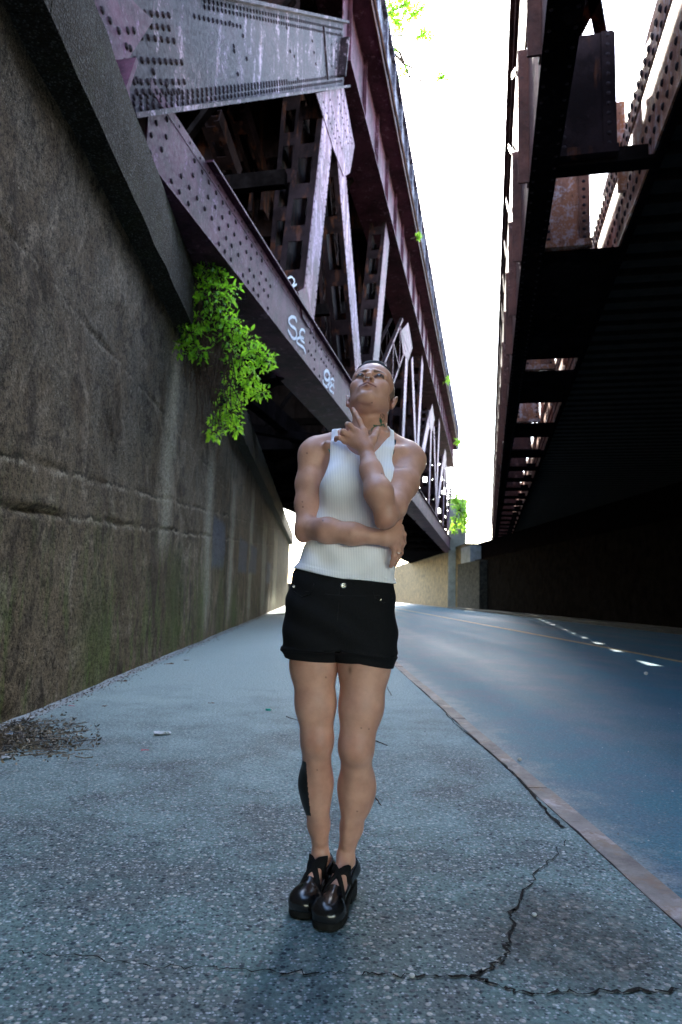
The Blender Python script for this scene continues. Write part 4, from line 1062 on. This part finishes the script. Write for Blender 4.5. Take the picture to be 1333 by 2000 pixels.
# picture-left arm (hugging the waist)
eR = PP(599, 1031, 2.055)
upR = arm(EL(SR, (.046,.047,.054)), RC(SR, PP(604,945,2.11), .043,.042), RC(PP(604,945,2.11), PP(601,985,2.09), .042,.039), RC(PP(601,985,2.09), eR, .039,.034), EL(PP(609,950,2.085), (.030,.030,.055)))
wR = PP(748, 1050, 1.955)
foR = arm(RC(eR, PP(640,1036,1.985), .034,.037), RC(PP(640,1036,1.985), PP(690,1043,1.955), .037,.031), RC(PP(690,1043,1.955), wR, .032,.0225, flat=((0,1,0), .85)), EL(PP(592,1046,2.06), (.022,.024,.022)), k=.022)
armR = G((upR, 0), (foR, .018))
# picture-right arm (hand at the throat)
eL = PP(756, 1008, 1.895)
upL = arm(EL(SL, (.048,.049,.054)), RC(SL, PP(790,945,2.035), .045,.044), RC(PP(790,945,2.035), PP(768,990,1.945), .044,.039), RC(PP(768,990,1.945), eL, .039,.031), EL(PP(778,948,2.01), (.032,.03,.05)))
wL = PP(717, 884, 1.975)
foL = arm(RC(eL, PP(740,962,1.885), .033,.040), RC(PP(740,962,1.885), PP(725,918,1.93), .040,.030), RC(PP(725,918,1.93), wL, .030,.0225, flat=((0,1,0), .85)), EL(PP(748,1020,1.888), (.020,.022,.020)), k=.022)
armL = G((upL, 0), (foL, .014))
def finger(pts, rs):
    g = G()
    for i in range(len(pts)-1): g.it.append((RC(pts[i], pts[i+1], rs[i], rs[i+1]), .0035))
    for i in range(1, len(pts)-1): g.it.append((EL(pts[i], (rs[i]*1.06,)*3), .003))
    return g
def handg(wrist, knuck, fingers, thumb, palm_r=.0135, inner=None):
    g = G()
    for k in knuck: g.it.append((RC(wrist, k, .019, palm_r*.86), .010))
    if inner is not None: g.it.append((EL(inner[0], inner[1]), .012))
    for k in knuck: g.it.append((EL(k, (palm_r*.86,)*3), .005))
    F = G()
    for f in fingers+[thumb]: F.it.append((finger(*f), 0))
    return G((g, 0), (F, .006))
K = [PP(710,841,1.998), PP(695,843,1.990), PP(683,850,1.992), PP(675,860,2.000)]
fr = [.0092,.0083,.0077,.0067]
handL = handg(PP(716,878,1.978), K, [
    ([K[0], PP(702,821,2.012), PP(695,808,2.030), PP(690,799,2.042)], fr),
    ([K[1], PP(683,830,1.985), PP(679,829,2.005), PP(680,838,2.035)], fr),
    ([K[2], PP(671,843,1.984), PP(669,847,2.005), PP(674,856,2.03)], [.0092,.0086,.008,.007]),
    ([K[3], PP(664,855,1.990), PP(658,856,2.003), PP(656,860,2.016)], [.0085,.0076,.007,.0062])],
    ([PP(723,872,1.985), PP(730,857,1.990), PP(735,846,2.008), PP(739,838,2.022)], [.0155,.0125,.0108,.0088]))
K2 = [PP(781,1030,1.990), PP(779,1043,1.975), PP(776,1056,1.972), PP(770,1067,1.975)]
handR = handg(PP(752,1050,1.955), K2, [
    ([K2[0], PP(789,1044,2.00), PP(789,1060,2.03), PP(784,1072,2.06)], fr),
    ([K2[1], PP(785,1062,1.985), PP(783,1080,2.00), PP(779,1091,2.02)], fr),
    ([K2[2], PP(779,1078,1.978), PP(776,1092,1.985), PP(772,1103,2.00)], [.0092,.0086,.008,.007]),
    ([K2[3], PP(770,1086,1.978), PP(767,1098,1.985), PP(764,1106,1.995)], [.0086,.0078,.007,.0064])],
    ([PP(760,1040,1.960), PP(773,1026,1.985), PP(779,1018,2.005), PP(784,1011,2.02)], [.015,.0118,.0102,.0085]))
armR = G((armR, 0), (handR, .010)); armL = G((armL, 0), (handL, .010))
# legs
hR_, kR, aR = LP(616,1235,2.085), LP(620,1446,2.03), LP(627,1662,2.10)
legR = G((RC(hR_, LP(613,1300,2.07), .076,.069), 0), (RC(LP(613,1300,2.07), LP(617,1375,2.045), .069,.058), .03), (RC(LP(617,1375,2.045), kR, .058,.0465), .03),
    (EL(LP(620,1448,2.000), (.029,.022,.034)), .020), (RC(kR, LP(618,1520,2.085), .0430,.0465), .03), (EL(LP(617,1530,2.095), (.0490,.050,.084)), .03),
    (RC(LP(618,1540,2.07), LP(623,1610,2.095), .0440,.0320), .03), (RC(LP(623,1610,2.095), aR, .0320,.0235), .02), (RC(LP(617,1490,2.025), LP(626,1640,2.075), .016,.012), .02))
hL_, kL, aL = LP(712,1235,2.075), LP(696,1458,1.995), LP(676,1668,2.085)
legL = G((RC(hL_, LP(712,1300,2.05), .080,.076), 0), (RC(LP(712,1300,2.05), LP(706,1380,2.02), .076,.063), .03), (RC(LP(706,1380,2.02), kL, .063,.0495), .03),
    (EL(LP(695,1464,1.965), (.030,.022,.036)), .020), (RC(kL, LP(697,1530,2.055), .0460,.0490), .03), (EL(LP(698,1538,2.065), (.0545,.052,.088)), .03),
    (RC(LP(696,1548,2.05), LP(687,1615,2.075), .0455,.0330), .03), (RC(LP(687,1615,2.075), aL, .0330,.0245), .02), (RC(LP(694,1500,1.995), LP(678,1648,2.055), .016,.012), .02))
def foot(an, toe, w, k=1):
    an, toe = A3(an), A3(toe); d = toe-an; d[2] = 0; d /= np.linalg.norm(d); s = np.array((-d[1], d[0], 0))
    heel = an-d*.035; heel[2] = .075
    ball = toe-d*.035; ball[2] = .040
    g = G((RC(an, heel, .0245, .029), 0), (RC(an+d*.012+A3((0,0,-.012)), ball, .0235, .021, flat=((0,0,1), .9)), .02), (RC(ball-s*.017, ball+s*.017, .021, .021), .015),
          (RC(ball, A3((toe[0], toe[1], .033)), .024, .016), .015), (RC(heel, ball, .028, .024, flat=((0,0,1), .8)), .02),
          (RC(ball+s*.014, A3((*(toe[:2]+s[:2]*.016), .031)), .020,.014), .012), (RC(ball-s*.016, A3((*(toe[:2]-s[:2]*.018), .030)), .018,.013), .012))
    for q in (-1, 1): g.it.append((EL(an+s*q*.022+A3((0,0,-.008)), (.006,.008,.008)), .008))
    return g, an, d.astype(np.float32), s.astype(np.float32), heel, toe
toeR = np.array((*(P(590, 1772, 2.10).xy), .03)); toeL = np.array((*(P(637, 1796, 2.035).xy), .03))
fR, *F1 = foot(aR, toeR, 1); fL, *F2 = foot(aL, toeL, 1)
legR = G((legR, 0), (fR, .009)); legL = G((legL, 0), (fL, .009))
def body(p, bc, br):
    def u(a, b, k=0):
        if a is None: return b
        if b is None: return a
        return smin(a, b, k) if k else np.minimum(a, b)
    t = tor(p, bc, br); n = neck(p, bc, br); hd = head(p, bc, br)
    t2 = u(u(t, n, .022), hd, .020)
    r = u(t2, upR(p, bc, br), .022); l = u(t2, upL(p, bc, br), .022)
    d = u(r, l); d = u(d, armR(p, bc, br)); d = u(d, armL(p, bc, br))
    d = u(d, u(t, legR(p, bc, br), .035)); d = u(d, u(t, legL(p, bc, br), .035))
    return d

# ------------------------------------------------------------------ colours that belong to the skin
def seg(v, a, b):
    a, b = np.array(a, float), np.array(b, float); ba = b-a; t = np.clip((v-a)@ba/(ba@ba), 0, 1); return np.sqrt(((v-a-t[:, None]*ba)**2).sum(1))
def blob(c, v, m, col, amt): k = np.clip(m, 0, 1)[:, None]*amt; return c*(1-k)+np.array(col)*k
ss = lambda x, a, b: np.clip((x-a)/(b-a), 0, 1)
def inpoly(x, y, poly):
    r = np.zeros(len(x), bool); n = len(poly)
    for i in range(n):
        (x1,y1),(x2,y2) = poly[i], poly[(i+1) % n]
        c = ((y1 > y) != (y2 > y)) & (x < (x2-x1)*(y-y1)/((y2-y1) if y2 != y1 else 1e-9)+x1); r ^= c
    return r
def picxy(v):
    q = v-np.array(CAM); a = q@np.array(cr); b = q@np.array(cu); d = q@np.array(c0); return 666.5+FPX*a/d, 1000-FPX*b/d
def skin(v):
    c = np.tile(np.array((.53,.285,.215)), (len(v), 1)); L = ((v-HO)@HR)/HS; x, y, z = L.T; ax = np.abs(x)
    inh = (np.abs(v-np.array(HO)).max(1) < .17) & (v[:,2] > float(HO[2])-.12)
    for kk, am in ((PP(620,1450,1.98), .5), (PP(694,1465,1.95), .5), (PP(590,1048,2.05), .45), (PP(748,1024,1.87), .5)):
        c = blob(c, v, 1-np.linalg.norm(v-kk, axis=1)/.055, (.46,.17,.11), am)
    for kk in K+K2: c = blob(c, v, 1-np.linalg.norm(v-kk, axis=1)/.016, (.48,.19,.13), .35)
    face = inh & (y > .03)
    c = blob(c, v, face*(1-np.sqrt(((ax-.042)/.022)**2+((z+.022)/.02)**2)), (.50,.20,.14), .4)
    lip = face & (y > .075)
    du = np.minimum(seg(L, (0,.097,-.0540), (.023,.084,-.0580)), seg(L, (0,.097,-.0540), (-.023,.084,-.0580)))
    dl = np.minimum(seg(L, (0,.0945,-.0655), (.020,.084,-.0612)), seg(L, (0,.0945,-.0655), (-.020,.084,-.0612)))
    c = blob(c, v, lip*ss(np.minimum(du, dl), .0075, .0050), (.40,.17,.145), .8)
    dm = np.minimum(seg(L, (0,.1,-.0598), (.026,.086,-.0590)), seg(L, (0,.1,-.0598), (-.026,.086,-.0590)))
    c = blob(c, v, lip*ss(dm, .0034, .0016), (.09,.02,.02), .8)
    # brows, lash lines, nostrils
    for s in (-1, 1):
        db = np.minimum(seg(L, (s*.015,.089,.0190), (s*.034,.082,.0280)), seg(L, (s*.034,.082,.0280), (s*.050,.066,.0310)))
        c = blob(c, v, face*ss(db, .0052, .0028), (.04,.022,.015), .85)
        e = np.sqrt(((x-s*.031)/.0142)**2+((z-.0050)/.0066)**2)
        c = blob(c, v, face*(y > .07)*ss(e, 1.6, 1.15), (.03,.015,.012), .92)
        c = blob(c, v, face*(y > .07)*(z > .006)*ss(e, 2.4, 1.3), (.20,.10,.08), .45)
        c = blob(c, v, face*ss(np.linalg.norm(L-np.array((s*.0062,.100,-.0385)), axis=1), .0075, .004), (.06,.015,.012), .9)
    # shaved scalp
    hl = z-(.068-.35*np.clip(ax-.045, 0, .1)*2.2) ; back = (y < .055-1.1*(z-.06).clip(0,.1)) 
    sc = inh & (((z > .066) & (y < .072)) | ((y < .018-.15*ax) & (z > .0) & (ax > .0)) | ((y < -.03) & (z > -.05))) & (ax < .0785)
    n = 1; c = blob(c, v, sc.astype(float), (.085,.075,.07), .72)
    # rose on the side of the neck, inked lines
    px, py = picxy(v); front = v[:,1] < 2.2+DY
    cx = 640; g = lambda X, Y: (640+X/8.887, 690+Y/8.887)
    def ink(lines, w, col, am, lim=2.2):
        nonlocal c
        for ln in lines:
            q = [g(*p) for p in ln]
            for (x1,y1),(x2,y2) in zip(q[:-1], q[1:]):
                t = np.clip(((px-x1)*(x2-x1)+(py-y1)*(y2-y1))/((x2-x1)**2+(y2-y1)**2), 0, 1); d = np.hypot(px-x1-t*(x2-x1), py-y1-t*(y2-y1))
                c = blob(c, v, front*(v[:,1] > 2.05+DY)*(v[:,2] > 1.3)*ss(d, w*1.4, w*.7), col, am)
    ink([[(760,1350),(775,1310),(820,1270),(880,1262),(930,1252),(975,1230)],[(820,1270),(805,1250),(850,1252)],[(940,1245),(925,1200)],[(975,1230),(990,1270)]], 1.15, (.01,.10,.07), .9)
    leafp = [g(*q) for q in ((905,1120),(945,1160),(950,1200),(925,1215),(900,1180))]
    c[inpoly(px, py, leafp) & front & (v[:,1] > 2.05+DY)] = (.01,.13,.08)
    ink([[(915,1105),(925,1060),(955,1050),(985,1080),(990,1140),(975,1190)],[(915,1105),(940,1150),(960,1190)],[(935,1080),(960,1130)],[(960,1060),(970,1120)]], .55, (.05,.02,.03), .85)
    ink([[(735,1400),(715,1375),(725,1345),(745,1345)]], .6, (.06,.07,.08), .7)
    # small teal mark beside the armhole
    tq = [(641,876),(647,880),(647,893)]; m = inpoly(px, py, tq) & (v[:,1] < 2.12+DY); c[m] = (.05,.28,.30)
    # solid black tattoo on the shin
    bt = [(575,1470),(585,1483),(598.5,1489),(602,1540),(607.5,1594),(598,1592),(590,1580),(570,1560)]
    c[inpoly(px, py, bt) & (v[:,2] < .7)] = (.006,.007,.008)
    # bruise and moles
    m = np.exp(-(((px-684)/3.5)**2+((py-1309)/8)**2))*(v[:,2] > .6)*(v[:,1] < 2.02+DY); c = blob(c, v, m, (.13,.06,.035), .8)
    for mx, my in ((706,1422),(721,1424),(620,1504),(637,1323),(600,885),(591,980),(727,786.5),(631,1017),(746,925),(638,958),(592,990),(698,1585)):
        c = blob(c, v, ss(np.hypot(px-mx, py-my), 2.0, .8)*(v[:,1] < 2.12+DY), (.10,.04,.025), .8)
    # nails
    for t_, r_ in ((PP(690,799,2.042), .006), (PP(739,838,2.022), .008), (PP(656,860,2.016), .006)):
        c = blob(c, v, ss(np.linalg.norm(v-t_, axis=1), .011, .007), (.55,.28,.24), .6)
    return c
def attr_mat(name, rough=.5, sss=.0):
    m = Mat(name, rough, .35); a = m.n.new('ShaderNodeVertexColor'); a.layer_name = 'tint'
    f = m.noise(90, 4, .7); b_ = m.noise(14, 6, .6); c = m.mix(.25, a.outputs[0], m.mix(m.ramp(b_, [(.35,0),(.65,1)]), (.18,.15,.15), (.80,.82,.82)), 'OVERLAY')
    fre = m.ramp(m.voro(150), [(.07, 1), (.13, 0)]); c = m.mix(m.math('MULTIPLY', fre, m.ramp(m.noise(9,4,.6), [(.5,0),(.62,.35)])), c, (.20,.09,.05))
    m.color(c); m.rough(m.ramp(b_, [(.3, rough-.1), (.7, rough+.1)])); m.bump(m.mix(.5, f, m.voro(260)), .0007, .5)
    m.b.inputs['Subsurface Weight'].default_value = .12; m.b.inputs['Subsurface Radius'].default_value = (.012,.005,.003); m.b.inputs['Subsurface Scale'].default_value = .6
    return m.m
SKIN = attr_mat('skin', .47)

person = thing('person', 'cropped-haired person in white tank top and black shorts gazing upward, hand at throat', 'person', (0, 0, 0))
person.location = (0, 0, 0)
LO, HI = (-.36, 1.84, -.01), (.36, 2.48, 1.78)
sdf_obj('body', body, LO, HI, .0026, SKIN, person, color=skin)

# tank top
hemz = lambda x: 0
xs = lambda px, py, Y=2.05: float(P(px, py, Y+DY).x); zs_ = lambda px, py, Y=2.05: float(P(px, py, Y+DY).z)
neck_x = np.array([xs(660,850), xs(668,852), xs(676,872), xs(690,888), xs(710,896), xs(728,890), xs(742,874), xs(754,856), xs(764,848)])
neck_z = np.array([zs_(660,838), zs_(668,852), zs_(676,872), zs_(690,888), zs_(710,896), zs_(728,890), zs_(742,874), zs_(754,856), zs_(764,842)])
al_z = np.array([zs_(0,935), zs_(0,920), zs_(0,905), zs_(0,880), zs_(0,850), zs_(0,830)]); al_x = np.array([xs(622,935), xs(633,920), xs(639,905), xs(645,880), xs(646,850), xs(648,830)])
ar_x = np.array([xs(795,940), xs(782,925), xs(771,905), xs(765,885), xs(772,858), xs(774,830)])
def _sm(z, x, n=40):
    zz = np.linspace(z[0], z[-1], n); xx = np.interp(zz, z, x); k = np.hanning(13); k /= k.sum()
    return zz, np.convolve(np.concatenate([np.full(6, xx[0]), xx, np.full(6, xx[-1])]), k, 'valid')
_z, al_x = _sm(al_z, al_x); _z, ar_x = _sm(al_z, ar_x); al_z = _z
_nx, neck_z = _sm(neck_x, neck_z); neck_x = _nx
hm = (xs(575,1110), zs_(575,1110,2.03), xs(672,1132), zs_(672,1132,2.0), xs(770,1139), zs_(770,1139,2.03))
def shirt(p, bc, br, off=.0055):
    t = G((trunk, 0), (bust, .05), (traps, .035))(p, bc, br)
    if t is None: return None
    f = G((trunk, 0), (bust, .05), (traps, .035), (neck, .022), (upR, .022), (upL, .022))(p, bc, br)
    hh = np.clip((p[..., 2]-zs_(0,898))/.03, 0, 1); t = t*(1-hh)+f*hh
    x, y, z = p[..., 0], p[..., 1], p[..., 2]
    wr = .0035*np.sin(38*(z*1.0+x*1.4)+2*np.sin(9*x))*np.exp(-((z-1.05)/.09)**2)+.0030*np.sin(60*(z-.9*x)+3*np.sin(7*x+5*z))*np.exp(-((z-.985)/.05)**2)
    wr = wr+.003*np.sin(42*(x*.9+z*.75))*np.exp(-((z-1.17)/.07)**2)
    d = t-off-wr
    hz_ = np.interp(x, hm[0::2], hm[1::2])+.0015*np.sin(30*x)
    d = d-.0065*np.clip(1-(z-hz_)/.06, 0, 1); d = np.where(z < hz_+.018, d-.0018, d)
    d = smax(d, hz_-z, .003)
    nz = np.interp(x, neck_x, neck_z); nz = np.where((x < neck_x[0]) | (x > neck_x[-1]), 9, nz)
    nz = np.where(y > 2.13+DY, nz+.05, nz)
    cut = z-nz; d = smax(d, np.where(nz > 8, -1, cut), .003)
    lx = np.interp(z, al_z, al_x); rx_ = np.interp(z, al_z, ar_x)
    hi = z > al_z[0]
    d = smax(d, np.where(hi, lx-x, -1), .003); d = smax(d, np.where(hi, x-rx_, -1), .003)
    return d
TANK = Mat('white_rib_knit', .85, .2)
_w = TANK.n.new('ShaderNodeTexWave'); _w.bands_direction = 'X'; _w.inputs['Scale'].default_value = 62; _w.inputs['Distortion'].default_value = .6; _w.inputs['Detail'].default_value = 1; _w.inputs['Detail Scale'].default_value = .4
TANK.l(TANK.co, _w.inputs[0])
TANK.color(TANK.mix(TANK.ramp(_w.outputs[0], [(.1, 0), (.6, 1)]), (.78,.77,.86), (.92,.91,.97))); TANK.bump(_w.outputs[0], .0008, .7)
TANK.b.inputs['Sheen Weight'].default_value = .2; TANK = TANK.m
sdf_obj('tank_top', shirt, (-.28,1.95,.80), (.28,2.42,1.50), .003, TANK, person)
# strap of dark top under the shirt
def strap(p, bc, br):
    t = body(p, bc, br)
    if t is None: return None
    ds = [RC(PP(772,860,2.1), PP(765,884,2.05), .002,.006).fn(p)]
    return smax(t-.0035, ds[0]-.003, .002)
NAVY = simple('navy_cloth', (.012,.03,.06), .7, 60)
sdf_obj('under_strap', strap, (-.1,2.0,1.2), (.26,2.36,1.54), .003, NAVY, person)
# shorts
def shorts(p, bc, br):
    x, y, z = p[..., 0], p[..., 1], p[..., 2]
    t = trunk(p, bc, br); a = legR.it[0][0](p, bc, br); b = legL.it[0][0](p, bc, br)
    if t is None and a is None and b is None: return None
    f = lambda q: np.full(x.shape, BIG, np.float32) if q is None else q
    t, a, b = f(t), f(a), f(b)
    fold = .0035*np.sin(55*z+14*np.abs(x-.0)+6*np.sin(8*x))*np.exp(-((z-.83)/.05)**2)+.003*np.sin(70*(z+.5*x))
    d = np.minimum(smin(t, a, .05), smin(t, b, .05))-.006-fold*.8
    zr = zs_(0, 1283, 2.03)+.004*np.sin(12*x)-.10*(x-.0)*0; zr = np.interp(x, [xs(553,1283), xs(655,1288), xs(660,1283), xs(700,1281), xs(768,1294)], [zs_(0,q_, 1.975) for q_ in (1275,1280,1279,1277,1290)])
    cuff = (z < zr+.036)
    d = np.where(cuff, d-.0035, d)
    d = smax(d, zr-z, .003)
    top = np.interp(x, hm[0::2], hm[1::2])+.003
    return smax(d, z-top, .003)
DENIM = simple('black_denim', (.0065,.0065,.008), .85, 240, .5, spec=.15, bump=.0006)
sh = sdf_obj('shorts', shorts, (-.26,1.9,.64), (.26,2.42,1.02), .0035, DENIM, person)
METAL = Mat('silver_metal', .25); METAL.color((.7,.68,.62)); METAL.b.inputs['Metallic'].default_value = 1; METAL = METAL.m
def button(px, py, Y, r, name):
    c = P(px, py, Y); m = MB(); n = 20
    rings = ((0,.004),(.35,.004),(.45,.002),(.62,.002),(.72,.0045),(.9,.004),(1,.0)); vs = [(0,-.003,0)]; 
    for q, h in rings[1:]:
        for i in range(n): vs.append((q*r*math.cos(i*math.tau/n), -h*(1+.25*(i % 2)*(q > .6)), q*r*math.sin(i*math.tau/n)))
    fs = [(0, 1+i, 1+(i+1) % n) for i in range(n)]
    for k in range(len(rings)-2): fs += [(1+k*n+i, 1+(k+1)*n+i, 1+(k+1)*n+(i+1) % n, 1+k*n+(i+1) % n) for i in range(n)]
    fs.append(tuple(1+(len(rings)-2)*n+i for i in range(n))[::-1])
    m.add(vs, fs); o = m.build(name, METAL, sh); o.location = c; return o
def surfy(field, px, py, y0=1.88, y1=2.3):
    ys = np.arange(y0, y1, .0005); pts = np.array([P(px, py, y) for y in ys], dtype=np.float32); c = pts.mean(0)
    d = field(pts, c, .3); i = np.argmax(d < 0); return ys[i]
button(671.5, 1143.5, surfy(shorts, 671.5, 1143.5)-.001, .0098, 'button')
button(574.5, 1146, surfy(shorts, 575.5, 1147)-.001, .0045, 'rivet'); button(744, 1171.5, surfy(shorts, 744, 1171.5)-.001, .003, 'rivet')
# seams of the shorts: fly and pocket edges, thin raised welts
def welt(pp, name, r_=.0016):
    pts = [P(x, y, surfy(shorts, x, y)-.0005) for x, y in pp]; m = MB(); m.tube(pts, r_, 5); m.build(name, simple('black_thread', (.014,.014,.016), .6), sh, smooth=True)
welt([(664,1138),(663,1160),(661,1185),(659,1210),(657,1235)], 'fly_seam'); welt([(575,1155),(590,1166),(607,1160),(614,1140)], 'pocket_seam'); welt([(768,1168),(750,1178),(733,1168),(727,1150)], 'pocket_seam')
welt([(577,1150),(600,1156),(640,1161),(664,1163),(700,1164),(740,1163),(766,1160)], 'waistband_seam')

# hair: cropped dark cap standing off the scalp
def hair(p, bc, br):
    hd = G(*head.it[:3])(p, bc, br)
    if hd is None: return None
    L = ((p-HO)@HR)/HS; x, y, z = L[..., 0], L[..., 1], L[..., 2]
    n = .0012*np.sin(900*x+3*np.sin(300*z))*np.sin(800*y+2*np.sin(500*x))+.0009*np.sin(1500*x+700*y)
    th = .0035+.0105*ss(z, .085, .11)*ss(.058-np.abs(x), 0, .03)
    d = hd-th-n
    edge = -(z-.078)+.45*np.clip(y-.03, 0, .1)*0
    return smax(smax(d, .076-z+.25*np.clip(np.abs(x)-.03, 0, .1), .003), y-.066, .004)
HAIR = simple('dark_hair', (.018,.02,.024), .6, 300, .6, bump=.002)
sdf_obj('hair', hair, HO-.16, HO+.16, .0024, HAIR, person)
# eyes
def eyemat():
    m = Mat('eye', .12, .6); a = m.n.new('ShaderNodeVertexColor'); a.layer_name = 'tint'; m.color(a.outputs[0]); return m.m
EYE = eyemat(); gz = (HR@A3((0,1,.12))).astype(float); gz /= np.linalg.norm(gz)
for s in (-1, 1):
    c = hp(s*.031, .0735, .006)
    def ecol(v, c=c):
        d = (v-c); d = d/np.linalg.norm(d, axis=1)[:, None]; a = d@gz; o = np.tile(np.array((.28,.26,.25)), (len(v), 1))
        o[a > math.cos(.78)] = (.06,.035,.02); o[a > math.cos(.22)] = (.004,.004,.004); return o
    sdf_obj('eye', EL(c, (.0128*HS,)*3), c-.016, c+.016, .0009, EYE, person, color=ecol, smooth_it=0)
m = MB()                                       # septum ring
ring = [hp(.0058*math.cos(a), .1075+.001, -.0385-.0052*math.sin(a)) for a in np.linspace(-.2, math.pi+.2, 12)]
m.tube([Vector(map(float, q)) for q in ring], .0009, 6); m.build('nose_ring', METAL, person, smooth=True)
m = MB(); rc = Vector(map(float, PP(778,1079,1.979))); ax_ = (Vector(map(float, PP(776,1092,1.985)))-Vector(map(float, K2[2]))).normalized(); t1 = ax_.orthogonal().normalized(); t2 = ax_.cross(t1)
m.tube([rc+(t1*math.cos(a)+t2*math.sin(a))*.0100 for a in np.linspace(0, math.tau, 18)], .0017, 6); m.build('finger_ring', METAL, person, smooth=True)

# shoes
PATENT = Mat('black_patent_leather', .22, .6); PATENT.color((.008,.008,.009)); PATENT.bump(PATENT.noise(60, 4, .6), .0008, .5); PATENT = PATENT.m
ELAST = simple('black_elastic', (.010,.010,.011), .8, 300)
SOLE = simple('black_rubber_sole', (.012,.012,.012), .6, 80)
for (ft, (an, d, s, heel, toe)) in ((fR, F1), (fL, F2)):
    L_ = float(np.linalg.norm((toe-heel)[:2]))
    def loc(p):
        q = p-A3(heel); return q@d, q@s, p[..., 2]
    def outline(u, w):                         # shoe plan shape
        uu = np.clip(u/L_, -.2, 1.2); hw = np.interp(uu, [-.12,0,.25,.5,.75,.95,1.08,1.14], [.014,.031,.032,.036,.047,.045,.030,.012]); return (np.abs(w)-hw)
    def upper(p, bc, br):
        t = ft(p, bc, br)
        if t is None: return None
        u, w, z = loc(p)
        toebox = EL(A3(heel)+d*(L_-.022)+A3((0,0,-A3(heel)[2]+.040)), (.05,.05,.037), np.stack([d, s, A3((0,0,1))], 1))
        tb_ = toebox.fn((p)) 
        t2_ = smin(t-.0045, EL(A3((*(toe-d*.02)[:2], .038)), (.046,.048,.034), np.stack([d, s, A3((0,0,1))], 1)).fn(p), .012)
        uu = u/L_
        top = np.interp(uu, [-.3,-.05,.1,.3,.5,.64,.78,1.3], [.128,.122,.098,.078,.062,.060,.2,.2]) 
        vamp = np.where((uu > .60), uu*0+.2, top)
        side = z-np.where(uu > .76+.10*(1-(np.abs(w)/.04)**2).clip(0,1), .2, top)
        return smax(smax(t2_, side, .004), .018-z, .003)
    def sole(p, bc, br):
        u, w, z = loc(p); uu = u/L_
        o = smax(outline(u, w), np.maximum(-.036-u, u-L_-.026), .012)
        zt = np.interp(uu, [-.2,.2,.55,.8,1.2], [.048,.044,.026,.020,.024]); zb = np.interp(uu, [-.2,.30,.31,.45,.62,1.0,1.2], [0,0,.020,.012,.001,.001,.006])
        return smax(o, np.maximum(z-zt, zb-z), .004)
    def strapx(p, bc, br):
        t = ft(p, bc, br)
        if t is None: return None
        u, w, z = loc(p); uu = u/L_; k = []
        for sg in (1, -1):
            cl = .52+sg*(w/.036)*.20             # crossing bands over the instep
            k.append(np.abs(uu-cl)*L_*.66-.0085)
        b = np.minimum(*k)
        return smax(smax(t-.0055, b, .002), np.maximum(.040-z, z-.130), .003)
    so = thing('shoe', 'black patent shoe with crossed straps on the foot at the left, half behind the other', 'shoe') if False else None
    lo = np.minimum(A3(heel), A3(toe))-.07; hi = np.maximum(A3(heel), A3(toe))+.07; lo[2] = -.002; hi[2] = .16
    u_ = sdf_obj('shoe', upper, lo, hi, .0024, PATENT, person)
    sdf_obj('sole', lambda p, bc, br: sole(p, bc, br), lo, hi, .0028, SOLE, u_); sdf_obj('strap', strapx, lo, hi, .0026, ELAST, u_)
# ------------------------------------------------------------------ kinds that repeat share a group
for _o in list(bpy.data.objects):
    _k = _o.name.split('.')[0]
    _g = {'paper_scrap': 'paper scraps littering the sidewalk', 'dead_leaf': 'dead leaves on the sidewalk', 'sweet_wrapper': 'sweet wrappers on the sidewalk',
          'twig': 'twigs lying on the sidewalk', 'pebble': 'pale pebbles on the road and pavement', 'parapet_weed': 'weeds along the bridge parapet'}.get(_k)
    if _g and _o.parent is None: _o['group'] = _g
